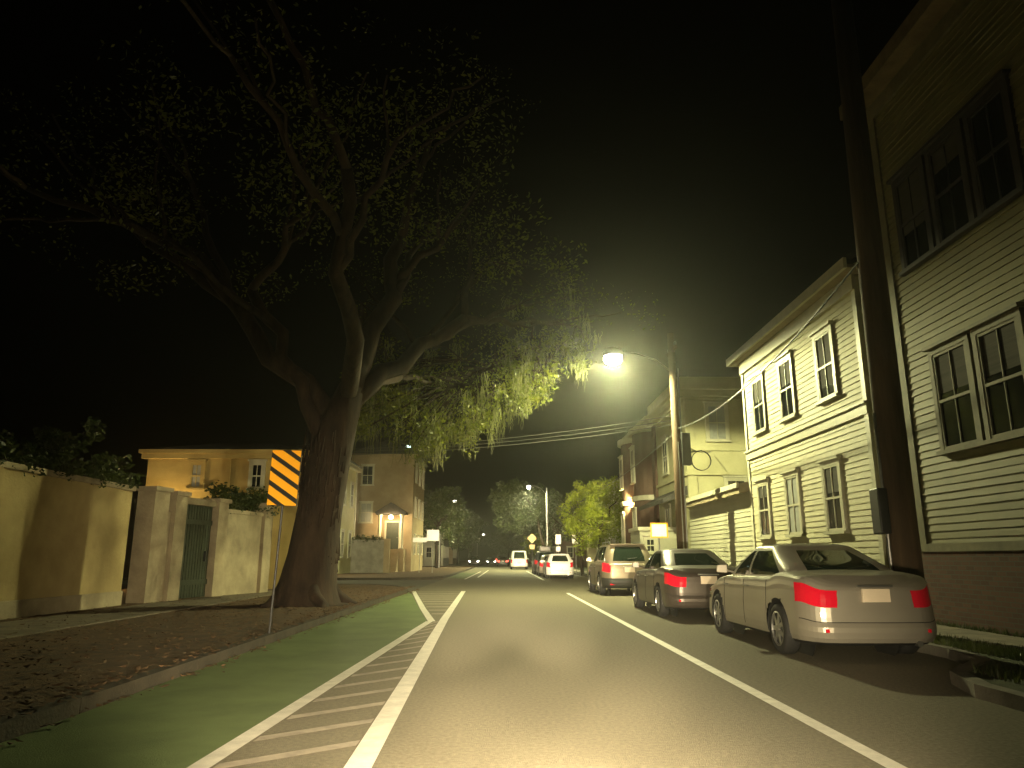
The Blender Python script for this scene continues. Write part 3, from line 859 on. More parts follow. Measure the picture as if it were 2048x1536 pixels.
fork((-4.2,19.8,5.2), (-2.8, 24.2, 8.2), 0.26, 0.13, 2, 0.4)
fork((-4.2,19.7,5.4), (-3.6, 15.5, 10.0), 0.26, 0.14, 2, 0.5)
tr.build('trunk', M['bark'], T, smooth=True)
cr = MB(); ms = MB()
for p in tips:
    if p.z < 4.5: continue
    for _ in range(2):
        q = p + Vector((rnd.gauss(0,.55), rnd.gauss(0,.55), rnd.gauss(0,.4)))
        leaves(cr, q, 0.75, 34, 0.05, rnd, 0.7)
# the low right-hand skirt near the lamp: clump centres over the road, lower towards the trunk
def skirt_z(x):   # lower rim height over the road
    return 4.3 + max(0, (x + 2.6)) * 0.56 if x > -2.6 else 4.9 - (x+2.6)*0.25
twigs = MB()
for i in range(620):
    x = rnd.uniform(-5.0, 2.9); y = rnd.uniform(22.5, 30.0)
    zb = skirt_z(x) + abs(rnd.gauss(0, 1.5)) + 0.3*sin(x*3.1+1) + 0.25*sin(x*7.3)
    if x > 1.0 and rnd.random() < (x-1.0)/2.2: continue
    if sin(x*2.3+y*1.7)+sin(y*2.9-zb*2.1) < -0.6: continue
    k_ = y/24.0                       # the crown widens away from the trunk
    c = Vector((x*k_, y, 1.25+(zb-1.25)*k_))
    if (c - Vector((3.9, 25.1, 8.0))).length < 0.9: continue
    leaves(cr, c, 0.42, 30, rnd.uniform(0.05, 0.085), rnd, 1.2, 0.6)
    if rnd.random() < 0.6:
        src = min(tips, key=lambda t_: (t_-c).length)
        twigs.tube([src, src.lerp(c, .5)+Vector((0,0,.25)), c], [0.03,0.02,0.008], 4)
    if rnd.random() < 0.45:
        a0 = c + Vector((rnd.gauss(0,.2), rnd.gauss(0,.2), rnd.uniform(-.3,.1))); Lc = rnd.uniform(.25, 1.0)
        for _ in range(rnd.randint(4, 16)):
            a = a0 + Vector((rnd.gauss(0,.09), rnd.gauss(0,.09), rnd.gauss(0,.1))); Lm = Lc*rnd.uniform(.4, 1.1)
            prev = a; dx_, dy_ = rnd.gauss(0,.03), rnd.gauss(0,.03)
            for s_ in range(5):
                nx = prev + Vector((dx_*(-1)**s_ + rnd.gauss(0,.02), dy_ + rnd.gauss(0,.02), -Lm/5)); wd = 0.014*(1-s_*0.17)
                ms.face([prev+Vector((-wd,wd*.5,0)), prev+Vector((wd,-wd*.5,0)), nx+Vector((wd*.8,0,0)), nx+Vector((-wd*.8,0,0))]); prev = nx
# dark upper crown
for i in range(70):
    an = rnd.uniform(0, 6.28); ra = sqrt(rnd.random()); x = -4.6 + 7.2*ra*cos(an); y = 19.5 + 6.0*ra*sin(an)
    z = 9.0 + 4.5*sqrt(max(0, 1-ra*ra))*rnd.uniform(0.2, 1.0) + rnd.gauss(0, .5)
    if sin(x*1.3)+sin(y*1.1+z) < -0.8: continue
    leaves(cr, (x, y, z), 0.85, 80, 0.075, rnd, 0.7)
cr.build('crown', M['oakleaf'], T); ms.build('hanging_moss', M['moss'], T); twigs.build('twig', M['bark'], T)['kind'] = 'stuff'
P_at(T)

def round_tree(name, label, x, y, zc, rx, rz, m, seed, ncl, lv=40, size=0.09, trunk_r=0.14, group=None, lean=0):
    rd = random.Random(seed)
    T = thing(name, label, 'tree', (x, y, 0.11), group=group)
    t_ = MB(); c_ = MB(); cx = x + lean
    limb(t_, (x, y, 0.05), (x + lean*.4, y, zc - rz*0.5), trunk_r, trunk_r*0.6, rd, 6, 0.06)
    ends = []
    for i in range(9):
        an = i*2.4; e = Vector((cx + rx*0.7*cos(an), y + rx*0.7*sin(an), zc + rz*rd.uniform(-0.3, 0.6)))
        limb(t_, (x + lean*.4, y, zc - rz*0.55), e, trunk_r*0.5, 0.02, rd, 5, 0.15, 6); ends.append(e)
    for i in range(ncl):
        u = Vector((rd.gauss(0,1), rd.gauss(0,1), rd.gauss(0,1))).normalized() * (rd.random()**0.4)
        lump = 1 + 0.16*sin(5*u.x+seed) + 0.16*sin(6*u.z+u.y*4)
        c = Vector((cx + u.x*rx*lump, y + u.y*rx*lump, zc + u.z*rz*lump))
        if sin(c.x*2.7+seed)+sin(c.z*2.4)+sin(c.y*2.2) < -1.1: continue
        leaves(c_, c, rx*0.17, lv, size, rd, 0.8)
    t_.build('trunk', M['bark'], T, smooth=True); c_.build('crown', m, T)
    P_at(T)
    return T
round_tree('street_tree', 'round bright green tree on the right pavement', 6.3, 48.5, 4.1, 2.25, 2.3, M['treeleaf'], 5, 420, 44, 0.085)
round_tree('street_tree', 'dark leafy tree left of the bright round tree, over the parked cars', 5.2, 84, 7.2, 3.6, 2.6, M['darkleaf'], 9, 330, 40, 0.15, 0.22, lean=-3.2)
for i, (x, y, zc, rx, rz, lab) in enumerate([
    (-7.5, 88, 6.5, 3.2, 3.2, 'dark tree behind the first far street lamp on the left'),
    (-8.5, 104, 7, 3.8, 3.6, 'wide dark tree past the crossing on the left'),
    (-7.5, 130, 6.5, 4, 3.5, 'dark tree in the middle of the far left row'),
    (-7.0, 160, 7, 4.4, 3.8, 'last dark tree on the far left side of the street'),
    (8.0, 104, 6.0, 3.4, 3.0, 'dark tree behind the white van on the right'),
    (7.8, 135, 6.8, 4.2, 3.6, 'large dark tree far down the right side'),
    (5.9, 122, 3.2, 2.4, 2.3, 'small yellowish tree above the white van'),
    (7.4, 165, 7.0, 4.6, 3.8, 'farthest dark tree on the right side'),
    (2.0, 215, 6.0, 7.0, 4.2, 'broad dark tree closing the far end of the street')]):
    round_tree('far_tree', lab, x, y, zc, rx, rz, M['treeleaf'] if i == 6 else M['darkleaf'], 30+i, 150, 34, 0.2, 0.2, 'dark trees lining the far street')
# bare tree beside the lit one
T = thing('bare_tree', 'small bare-branched tree between the diamond sign and the round green tree', 'tree', (5.7, 54, 0.11))
t_ = MB(); rd = random.Random(77)
limb(t_, (5.75,54,0.05), (5.5,54,2.6), 0.13, 0.08, rd, 5, .05)
for i in range(16):
    e = Vector((5.1+rd.gauss(0,.9), 54+rd.gauss(0,.8), 4.2+rd.gauss(0,.7))); ps = limb(t_, (5.5,54,2.3+rd.random()*.5), e, 0.045, 0.012, rd, 5, .15, 5)
    for k_ in range(5): limb(t_, ps[rd.choice([2,3,4,5])], e+Vector((rd.gauss(0,.6),rd.gauss(0,.6),rd.gauss(0,.5))), 0.018, 0.006, rd, 3, .1, 4)
t_.build('trunk', M['bark'], T); P_at(T)
# shrub behind gate post, dark foliage above the left wall
round_tree('garden_tree', 'dark garden tree behind the long left wall', -12.4, 20.5, 3.6, 1.7, 1.5, M['darkleaf'], 55, 160, 40, 0.09, 0.1)
round_tree('garden_tree', 'larger dark garden tree at the far left behind the wall', -13.5, 14.5, 4.2, 2.0, 1.7, M['darkleaf'], 56, 160, 40, 0.09, 0.12)

# ================================================================== POLES, WIRES, LAMPS
P = thing('utility_pole', 'wooden utility pole carrying the bright street lamp and cable bundle', 'utility pole', (6.0, 25.1, 0.11))
b = MB(); b.tube([(0,0,-0.05),(0.0,0,4.5),(-0.02,0,8.9)], [0.17,0.15,0.12], 16); b.build('pole', M['polewood'], P, smooth=True)
b = MB(); b.tube([(0.17,-0.06,0),(0.15,-0.08,7.6)], 0.03, 8); b.tube([(0.02,-0.17,0),(0.02,-0.15,5.0)], 0.02, 6); b.build('conduit', M['metal'], P)
b = MB(); b.box(0.12, 0.42, -0.25, 0.0, 4.2, 5.3); b.build('meter_box', M['darkmetal'], P, bevel=0.02)
b = MB()
for k_ in range(3):
    b.tube([(0.75+0.33*cos(a*2*pi/16), -0.2-0.03*k_, 4.35+0.33*sin(a*2*pi/16)) for a in range(17)], 0.014, 6)
b.tube([(0.1,-0.1,4.6),(0.8,-0.2,4.7)], 0.02, 6); b.build('cable_coil', M['blackplastic'], P)
b = MB(); b.box(-0.05, 0.05, -0.6, 0.6, 8.2, 8.32); b.build('crossarm', M['polewood'], P)
b = MB()
for yy in (-0.5, 0.5): b.lathe((0,yy,8.32), (0,0,1), [(0.03,0),(0.05,0.05),(0.05,0.12),(0.02,0.16)], 8)
b.build('insulator', M['metal'], P)
t = thing('street_lamp', 'brightest street lamp, a blazing white head on a long arm over the road', 'street lamp', (6.0, 25.1, 8.0))
b = MB(); b.tube([(-0.1,0,-0.35),(-0.6,0,0.05),(-1.3,0,0.28),(-1.85,0,0.3)], 0.032, 8); b.build('arm', M['metal'], t, smooth=True)
b = MB(); b.lathe((-1.75,0,0.28), (-1,0,-0.04), [(0.05,0),(0.14,0.02),(0.25,0.3),(0.22,0.56),(0.06,0.7)], 14); b.build('housing', M['metal'], t, smooth=True)
b = MB(); b.lathe((-2.1,0,0.17), (0,0,-1), [(0.33,0.0),(0.34,0.12),(0.27,0.25),(0.1,0.34)], 18); b.build('lens', M['lampglow'], t, smooth=True)

P = thing('utility_pole', 'thick dark utility pole rising behind the nearest silver car', 'utility pole', (6.2, 11.6, 0.11))
b = MB(); b.tube([(0,0,-0.05),(0.02,0,5),(0.05,0,11.5)], [0.24,0.22,0.17], 18); b.build('pole', M['polewood'], P, smooth=True)
b = MB(); b.tube([(-0.25,-0.05,0),(-0.245,-0.05,3.4)], 0.025, 8); b.build('conduit', M['metal'], P)
b = MB(); b.box(-0.38,-0.22,-0.14,0.14,1.5,2.2); b.build('meter_box', M['darkmetal'], P, bevel=0.02)

def span(name, label, a, b_, sag, r=0.012, group='overhead wires'):
    a = Vector(a); b_ = Vector(b_); pts = []
    for i in range(21):
        f = i/20; q = a.lerp(b_, f); q.z -= sag*4*f*(1-f); pts.append(q)
    m_ = MB(); m_.tube(pts, r, 5)
    tag(m_.build(name, M['wire']), label, 'wire', group)
span('overhead_wire', 'upper wire crossing the road just below the bright lamp', (5.9,25.1,6.05), (-8.6,28.9,5.35), 0.3)
span('overhead_wire', 'lower wire crossing the road just below the bright lamp', (5.9,25.2,5.75), (-8.9,28.9,5.15), 0.3)
span('overhead_wire', 'middle wire crossing the road just below the bright lamp', (5.9,25.15,5.9), (-8.75,28.9,5.25), 0.3)
span('overhead_wire', 'sagging cable strung low between the two utility poles', (6.0,11.6,6.1), (6.05,25.1,5.6), 0.5, 0.02)
span('overhead_wire', 'cable running from the lamp pole down the far street', (6.0,25.1,5.5), (6.2,73,7.0), 0.8, 0.018)
span('overhead_wire', 'service wire from the lamp pole to the cream corner building', (6.1,25.1,5.2), (9.0,31.5,5.7), 0.2, 0.014)

def far_lamp(label, x, y, z, armdir, power, glow='farglow', size=0.2):
    t = thing('street_lamp', label, 'street lamp', (x - armdir*1.8, y, 0.11), group='lit street lamps down the street')
    b = MB(); b.tube([(0,0,0),(0,0,z-0.2)], [0.11,0.07], 10); b.build('pole', M['metal'], t)
    b = MB(); b.tube([(0,0,z-0.9),(armdir*0.6,0,z-0.25),(armdir*1.3,0,z),(armdir*1.8,0,z)], 0.03, 6); b.build('arm', M['metal'], t)
    b = MB(); b.lathe((armdir*1.8,0,z-0.02), (0,0,-1), [(size,0),(size,0.12),(size*0.7,0.3),(0.04,0.36)], 12); b.build('lens', M[glow], t)
    b = MB(); b.lathe((armdir*1.8,0,z+0.12), (0,0,-1), [(0.06,0),(size*1.05,0.06),(size*1.08,0.14)], 12); b.build('housing', M['metal'], t)
    if power:
        light('far_lamp_light', 'SPOT', (x, y, z-0.35), power, LAMP_COL, 0.15, 172, 0.4, (x, y, 0))
far_lamp('white street lamp high over the left verge past the portico house', -5.9, 94, 8.2, 1, 9000)
far_lamp('white street lamp above the parked white car on the right', 2.7, 74.5, 8.2, -1, 12000)
far_lamp('small street lamp beyond the dark trees on the left', -8.2, 168, 8.0, 1, 1800, size=0.3)
far_lamp('smallest street lamp near the end of the street', -5.5, 228, 8.2, 1, 1800, size=0.3)
t = thing('wall_lamp', 'small orange lamp on a bracket in front of the rose building', 'lamp', (7.1, 44.4, 4.45))
b = MB(); b.tube([(0.3,0,0.3),(0,0,0.32),(0,0,0.12)], 0.02, 6); b.build('bracket', M['darkmetal'], t)
b = MB(); b.lathe((0.0,0,0.16), (0,0,-1), [(0.06,0),(0.15,0.08),(0.15,0.22),(0.06,0.3)], 12); b.build('lens', M['orangeglow'], t)
t.location = (7.75-0.35, 41.96, 4.35)
light('tree_fill_spot', 'SPOT', (7.3, 42.2, 4.3), 3600, (1.0, 0.86, 0.32), 0.1, 75, 0.8, (6.2, 48.5, 4.6))  # extra spot added to brighten the round tree, beyond the lamp's own spill
light('wall_lamp_spill', 'POINT', (7.2, 41.96, 4.3), 50, (1.0, 0.5, 0.14), 0.1)

# ================================================================== SIGNS
def post(mb, x, y, h, r=0.028):
    mb.tube([(x, y, 0.0), (x, y, h)], r, 8)
# diagonal-striped object marker: stripes run down to the right
t = thing('object_marker', 'orange and black diagonally striped marker board in front of the oak', 'road sign', (-3.58, 12.0, 0.11))
b = MB(); post(b, 0, 0.03, 2.0, 0.02); b.build('post', M['blackplastic'], t)
Wm, Hm, zb = 0.50, 0.90, 1.95
b = MB(); b.box(-Wm/2, Wm/2, -0.015, 0.0, zb, zb+Hm); bd = b.build('board', M['signblack'], t, bevel=0.004)
def clip_band(c0, c1):   # band of z' + x*k within the board
    k_ = 0.62; pts = []
    poly = [(-Wm/2+.008, 0.008), (Wm/2-.008, 0.008), (Wm/2-.008, Hm-.008), (-Wm/2+.008, Hm-.008)]
    def cl(poly, f):
        out = []
        for i in range(len(poly)):
            a, c = poly[i], poly[(i+1) % len(poly)]; fa, fc = f(a), f(c)
            if fa >= 0: out.append(a)
            if fa*fc < 0:
                q = fa/(fa-fc); out.append((a[0]+(c[0]-a[0])*q, a[1]+(c[1]-a[1])*q))
        return out
    poly = cl(poly, lambda p: p[1]+p[0]*k_-c0)
    if poly: poly = cl(poly, lambda p: c1-(p[1]+p[0]*k_))
    return poly
sb = MB()
c = -0.18
while c < 1.1:
    pl = clip_band(c, c+0.140)
    if len(pl) > 2: sb.face([(p[0], -0.018, zb+p[1]) for p in pl])
    c += 0.222
sb.build('stripes', M['signorange'], bd)
t.rotation_euler = (0, radians(2), radians(-6))

t = thing('reflective_post', 'short yellow reflective marker seen at the right edge of the oak trunk', 'marker', (-6.1, 27.0, 0.11))
b = MB(); post(b, 0, 0.02, 1.9); b.build('post', M['metal'], t)
b = MB(); b.box(-0.14, 0.14, -0.015, 0.0, 0.95, 2.1); b.build('board', M['signyellow'], t, bevel=0.01)

def sign(name, label, x, y, z, w, h, m='signwhite', diamond=False, plaque=None, border=None, group=None):
    t = thing(name, label, 'road sign', (x, y, 0.11), group=group)
    b = MB(); post(b, 0, 0.04, z+h*0.45-0.11); b.build('post', M['metal'], t)
    b = MB()
    if diamond:
        q = w/2*1.414; pts = [(0,-q),(q,0),(0,q),(-q,0)]
        b.hexa([(p[0],-0.012,z-0.11+p[1]) for p in pts] + [(p[0],0.0,z-0.11+p[1]) for p in pts])
    else:
        b.box(-w/2, w/2, -0.012, 0, z-0.11-h/2, z-0.11+h/2)
    bd = b.build('board', M[m], t, bevel=0.008)
    if border:
        bb = MB(); e = 0.05
        for x0, x1, z0, z1 in ((-w/2,w/2,-h/2,-h/2+e),(-w/2,w/2,h/2-e,h/2),(-w/2,-w/2+e,-h/2+e,h/2-e),(w/2-e,w/2,-h/2+e,h/2-e)):
            bb.box(x0, x1, -0.016, -0.0125, z-0.11+z0, z-0.11+z1)
        bb.build('border', M[border], bd)
    if plaque:
        b = MB(); b.box(-plaque/2, plaque/2, -0.012, 0, z-0.11-h*0.72-0.4, z-0.11-h*0.72-0.02); b.build('plaque', M[m], t)
    return t
sign('street_sign', 'large square white sign on a post left of the road after the side street', -5.45, 60, 3.0, 0.95, 0.85, border=None)
sign('street_sign', 'wide low white sign beside the large square sign', -6.5, 60.2, 2.65, 1.1, 0.36)
sign('warning_sign', 'diamond yellow warning sign with a plaque above the parked cars', 2.7, 67, 2.95, 0.62, 0.75, 'signyellow', True, 0.45)
sign('parking_sign', 'narrow white sign between the diamond sign and the bright green tree', 4.35, 58, 2.65, 0.42, 0.72, plaque=0.32)
sign('parking_sign', 'white sign nearest the trunk of the bright green tree', 5.35, 54.5, 2.6, 0.52, 0.66)
sign('notice_board', 'square white notice with an orange border above the tan SUV', 5.95, 28.4, 2.27, 0.66, 0.56, border='signorange')
# pale gatepost beside the lit tree
t = thing('gatepost', 'pale stucco gatepost below the bright round tree', 'gatepost', (5.95, 50, 0.11))
b = MB(); b.box(-0.3,0.3,-0.3,0.3,0,2.3); b.build('shaft', M['stucco_c'], t, bevel=0.02)
b = MB(); b.box(-0.38,0.38,-0.38,0.38,2.3,2.42); b.hexa([(-.3,-.3,2.42),(.3,-.3,2.42),(.3,.3,2.42),(-.3,.3,2.42),(-.05,-.05,2.75),(.05,-.05,2.75),(.05,.05,2.75),(-.05,.05,2.75)]); b.build('cap', M['stucco_c'], t)

# ================================================================== CARS
# local frame: +y is the car's front, x across, z up; origin on the ground under the middle
NE, NC, NS = 22, 9, 84     # points per end, corner, side
def ring(y0, y1, hw, rc, bulge=0.05):
    """rounded rectangle, counter-clockwise from rear centre-left; constant counts so rings match"""
    pts = []
    def corner(cx, cy, a0):
        for i in range(NC):
            a = a0 + (pi/2)*(i+0.5)/NC
            pts.append((cx + rc*cos(a), cy + rc*sin(a)))
    for i in range(NE):                       # rear edge, left to right
        x = -(hw-rc) + 2*(hw-rc)*i/(NE-1); pts.append((x, y0))
    corner(hw-rc, y0+rc, -pi/2)
    for i in range(NS): pts.append((hw, y0+rc + (y1-y0-2*rc)*i/(NS-1)))
    corner(hw-rc, y1-rc, 0)
    for i in range(NE): pts.append(((hw-rc) - 2*(hw-rc)*i/(NE-1), y1))
    corner(-hw+rc, y1-rc, pi/2)
    for i in range(NS): pts.append((-hw, y1-rc - (y1-y0-2*rc)*i/(NS-1)))
    corner(-hw+rc, y0+rc, pi)
    out = []
    for x, y in pts:
        k_ = 1-(x/hw)**2; L = (y1-y0)/2; f = (y-(y0+y1)/2)/L
        y2 = y + bulge*k_*(f**7)
        x2 = x*(1-0.045*abs(f)**2.5)
        out.append((x2, y2))
    return out
NR = 2*NE+2*NS+4*NC
def lerp_tab(tab, x):
    if x <= tab[0][0]: return tab[0][1]
    for (a, va), (b_, vb) in zip(tab[:-1], tab[1:]):
        if x <= b_:
            f = (x-a)/(b_-a); f = f*f*(3-2*f); return va+(vb-va)*f
    return tab[-1][1]

def wheel(parent, x, y, R, side, rimcol):
    t = MB()
    ax = (side, 0, 0); c = (x-side*0.2, y, R)
    t.lathe(c, ax, [(R*0.62,0.0),(R*0.93,0.005),(R,0.03),(R,0.18),(R*0.94,0.205),(R*0.70,0.21),(R*0.66,0.19)], 30)
    wl = t.build('wheel', M['rubber'], parent, smooth=True)
    r_ = MB(); cc = (x-side*0.2+side*0.155, y, R)
    r_.lathe(cc, ax, [(R*0.70,0),(R*0.70,0.052),(R*0.64,0.056),(R*0.62,0.012),(0.05,0.006)], 30)
    for k_ in range(7):
        an = k_*2*pi/7
        dy, dz = cos(an), sin(an); px, pz = -dz, dy
        w0, w1 = 0.035, 0.022
        def q(rr, w_, o_): return (cc[0]+side*o_, y+dy*rr+px*w_, R+dz*rr+pz*w_)
        r_.hexa([q(.04,-w0,.01), q(R*.64,-w1,.01), q(R*.64,w1,.01), q(.04,w0,.01), q(.04,-w0,.05), q(R*.64,-w1,.04), q(R*.64,w1,.04), q(.04,w0,.05)])
    r_.lathe(cc, ax, [(0.06,0.0),(0.06,0.055),(0.04,0.062)], 12)
    r_.build('rim', rimcol, wl, smooth=False)

def make_car(name, label, cat, kind, paint, loc, rz=0, group='cars parked along the right kerb', lit=None, facing=1, front=False, simple=False):
    T = thing(name, label, cat, loc, rz, group)
    if kind == 'sedan':
        Lh, hw, zr = 2.33, 0.90, 1.45
        deck = [(-2.33,0.93),(-2.1,1.03),(-1.5,1.06),(-0.9,0.99),(0.9,0.97),(1.3,0.94),(2.0,0.78),(2.33,0.66)]
        gb = (-1.62, 1.18, 0.78); gt = (-0.78, 0.30, 0.60)
    elif kind == 'hatch':
        Lh, hw, zr = 2.1, 0.88, 1.50
        deck = [(-2.1,0.98),(-1.9,1.04),(-1.0,1.0),(0.7,0.96),(1.2,0.94),(1.8,0.80),(2.1,0.68)]
        gb = (-2.03, 1.25, 0.79); gt = (-1.62, 0.28, 0.62)
    elif kind == 'suv':
        Lh, hw, zr = 2.35, 0.94, 1.74
        deck = [(-2.35,1.08),(-2.1,1.14),(-1.0,1.12),(0.8,1.08),(1.2,1.06),(2.0,0.96),(2.35,0.86)]
        gb = (-2.28, 1.22, 0.84); gt = (-1.98, 0.42, 0.66)
    else:   # van
        Lh, hw, zr = 2.6, 0.98, 2.05
        deck = [(-2.6,1.1),(1.2,1.1),(1.9,1.05),(2.6,0.85)]
        gb = (-2.56, 1.85, 0.92); gt = (-2.45, 0.95, 0.80)
    R = 0.36 if kind in ('suv', 'van') else 0.325
    wy = (-Lh+0.95, Lh-0.88)
    lev = [(0.0,-0.075,-0.10),(0.05,-0.03,-0.03),(0.12,-0.012,0.0),(0.22,-0.002,0.02),(0.30,0.0,0.02),(0.38,0.0,-0.005),(0.46,0.0,-0.012),(0.54,-0.001,-0.014),(0.62,-0.005,-0.016),(0.70,-0.010,-0.02),(0.76,-0.014,-0.022),(0.83,-0.014,-0.028),(0.90,-0.022,-0.034),(0.95,-0.036,-0.05),(0.985,-0.058,-0.08),(1.0,-0.09,-0.12)]
    zb = 0.20 if kind in ('sedan', 'hatch') else 0.26
    rings = []
    for f, dx, dy in lev:
        pr = ring(-Lh-dy, Lh+dy, hw+dx, 0.34 + (-dx if dx < 0 else 0)*0.5)
        rg = []
        for x, y in pr:
            zt = lerp_tab(deck, y)
            rg.append(Vector((x, y, zb + (zt-zb)*f)))
        rings.append(rg)
    # deck lid: shrink the top ring inwards following the deck height
    for s_, cz in ((0.93,0.012),(0.8,0.028),(0.6,0.04),(0.3,0.05),(0.0,0.052)):
        rg = []
        for p in rings[len(lev)-1]:
            x = p.x*s_; y = p.y*(1-(1-s_)*0.75)
            rg.append(Vector((x, y, lerp_tab(deck, y)+cz)))
        rings.append(rg)
    NL = len(lev)
    cats = {}
    def add(cat_, quad): cats.setdefault(cat_, MB()).face(quad)
    Ra = R + 0.075
    def snap(p):
        if p.z > 0.9 or abs(p.x) < hw*0.75: return p
        for w_ in wy:
            dy, dz = p.y-w_, p.z-R
            d_ = sqrt(dy*dy+dz*dz)
            if abs(d_-Ra) < 0.028 and d_ > 0: return Vector((p.x, w_+dy/d_*Ra, R+dz/d_*Ra))
        return p
    zt_rear = lerp_tab(deck, -Lh)
    for k_ in range(len(rings)-1):
        for j in range(NR):
            q = [rings[k_][j], rings[k_][(j+1) % NR], rings[k_+1][(j+1) % NR], rings[k_+1][j]]
            c = (q[0]+q[1]+q[2]+q[3])/4
            if k_ < NL-1:
                ins = False
                if abs(c.x) > hw*0.75:
                    for w_ in wy:
                        if sqrt((c.y-w_)**2+(c.z-R)**2) < Ra: ins = True
                if ins: continue
                q = [snap(p) for p in q]
            f = lev[k_][0] if k_ < NL else 2
            cat_ = 'body'
            if k_ < NL-1:
                rear = c.y < -Lh+0.42; fr_ = c.y > Lh-0.45
                if kind in ('suv', 'hatch'): tl = rear and abs(c.x) > hw*0.70 and 0.60 <= f < 0.95
                elif kind == 'van': tl = rear and abs(c.x) > hw*0.8 and 0.5 <= f < 0.95
                else: tl = rear and abs(c.x) > hw*0.52 and 0.62 <= f < 0.90
                if tl and c.y < -Lh+0.34: cat_ = 'tail_light'
                elif fr_ and abs(c.x) > hw*0.6 and 0.55 <= f < 0.90: cat_ = 'headlight'
                elif fr_ and abs(c.x) < hw*0.55 and 0.45 <= f < 0.8: cat_ = 'grille'
                elif f < 0.05: cat_ = 'sill_trim'
                elif rear and f < 0.38 and kind == 'suv': cat_ = 'bumper'
                elif rear and 0.05 <= f < 0.38: cat_ = 'bumper_p'
            if cat_ in ('tail_light', 'headlight'):
                cat_ += '_l' if c.x < 0 else '_r'
            add(cat_, q)
    bo = cats['body'].build('body', paint, T, smooth=True)
    for cn, mm, nm in (('bumper_p', paint, 'bumper'), ('bumper', M['blackplastic'], 'bumper'), ('sill_trim', M['blackplastic'], 'sill_trim'), ('grille', M['blackplastic'], 'grille')):
        if cn in cats: cats[cn].build(nm, mm, T, smooth=True)
    for sd in ('_l', '_r'):
        if 'tail_light'+sd in cats: cats['tail_light'+sd].build('tail_light', M['tailglow'] if lit == 'tail' else M['redlens'], T, smooth=True)
        if 'headlight'+sd in cats: cats['headlight'+sd].build('headlight', M['headglow'] if lit == 'head' else M['carglass'], T, smooth=True)
    # greenhouse
    gl = []
    nL = 10
    for i in range(nL+1):
        f = i/nL; fy = f; bul = 0.035*sin(pi*f)
        y0 = gb[0]+(gt[0]-gb[0])*(f**1.15) - bul*0.9; y1 = gb[1]+(gt[1]-gb[1])*f + bul*1.6
        wv = gb[2]+(gt[2]-gb[2])*f**1.25 + bul*0.5
        pr = ring(y0, y1, wv, 0.20, 0.04); rg = []
        for x, y in pr:
            zlo = lerp_tab(deck, max(-Lh+.12, min(Lh-.1, y)))-0.02
            zz = zlo + (zr-0.05-zlo)*(f if f < 1 else 1)
            rg.append(Vector((x, y, zz)))
        gl.append(rg)
    for s_, dz in ((0.95,0.022),(0.85,0.04),(0.6,0.058),(0.3,0.066),(0.0,0.068)):
        top = gl[nL]; cy = (gt[0]+gt[1])/2
        gl.append([Vector((p.x*s_, cy+(p.y-cy)*s_, zr-0.05+dz-0.02*((cy+(p.y-cy)*s_-cy)/1.2)**2)) for p in top])
    G = {}
    def addg(cat_, quad): G.setdefault(cat_, MB()).face(quad)
    bp = -0.45 if kind == 'sedan' else -0.5
    pill = {'sedan': [-0.02], 'hatch': [-0.15], 'suv': [-0.25, -1.25], 'van': [0.2]}[kind]
    for k_ in range(len(gl)-1):
        for j in range(NR):
            q = [gl[k_][j], gl[k_][(j+1) % NR], gl[k_+1][(j+1) % NR], gl[k_+1][j]]
            c = (q[0]+q[1]+q[2]+q[3])/4
            cat_ = 'roof'
            if 1 <= k_ < nL-1:
                if NE+NC <= j < NE+NC+NS or 2*NE+3*NC+NS <= j < 2*NE+3*NC+2*NS:
                    js = j-(NE+NC) if j < NE+NC+NS else j-(2*NE+3*NC+NS)
                    fr = js/NS
                    if j >= 2*NE+3*NC+NS: fr = 1-fr
                    okp = all(abs(c.y-p_) > 0.04 for p_ in pill)
                    lo, hi = (0.07, 0.95)
                    if kind == 'van': lo = 0.66
                    if okp and lo < fr < hi: cat_ = 'side_window' + ('_l' if c.x < 0 else '_r')
                elif j < NE and 1 <= j < NE-2: cat_ = 'rear_window'
                elif NE+2*NC+NS+1 <= j < 2*NE+2*NC+NS-2: cat_ = 'windscreen'
            addg(cat_, q)
    G['roof'].build('roof', paint, T, smooth=True)
    for cn in G:
        if cn != 'roof': build_islands(G[cn], cn[:-2] if cn.startswith('side') else cn, M['carglass'], T, True)
    # wheels with dark liners
    for w_ in wy:
        for sd in (-1, 1):
            ln_ = MB()
            n_ = 20
            for i in range(n_):
                a0 = pi*i/n_ - 0.15; a1 = pi*(i+1)/n_ - 0.15 if i < n_-1 else pi+0.15
                pts = [(sd*(hw-0.02), w_+Ra*cos(a0), R+Ra*sin(a0)), (sd*(hw-0.02), w_+Ra*cos(a1), R+Ra*sin(a1)), (sd*(hw-0.35), w_+Ra*cos(a1), R+Ra*sin(a1)), (sd*(hw-0.35), w_+Ra*cos(a0), R+Ra*sin(a0))]
                ln_.face(pts)
            ln_.lathe((sd*(hw-0.36), w_, R), (sd,0,0), [(Ra,0),(Ra,0.01)], 24)
            ln_.build('wheel_arch', M['blackplastic'], T)
        for sd in (-1, 1): wheel(T, sd*(hw-0.012), w_, R, sd, M['alloy'])
    b = MB(); b.box(-hw*0.8, hw*0.8, -Lh+0.45, Lh-0.45, zb-0.02, zb+0.25); b.build('underbody', M['blackplastic'], T)
    # plate, handles, seams, mirrors
    pz = {'sedan': 0.80, 'hatch': 0.62, 'suv': 0.86, 'van': 0.7}[kind]
    b = MB(); b.box(-0.17, 0.17, -Lh-0.075, -Lh-0.03, pz-0.08, pz+0.08); b.build('licence_plate', M['plate'], T, bevel=0.005)
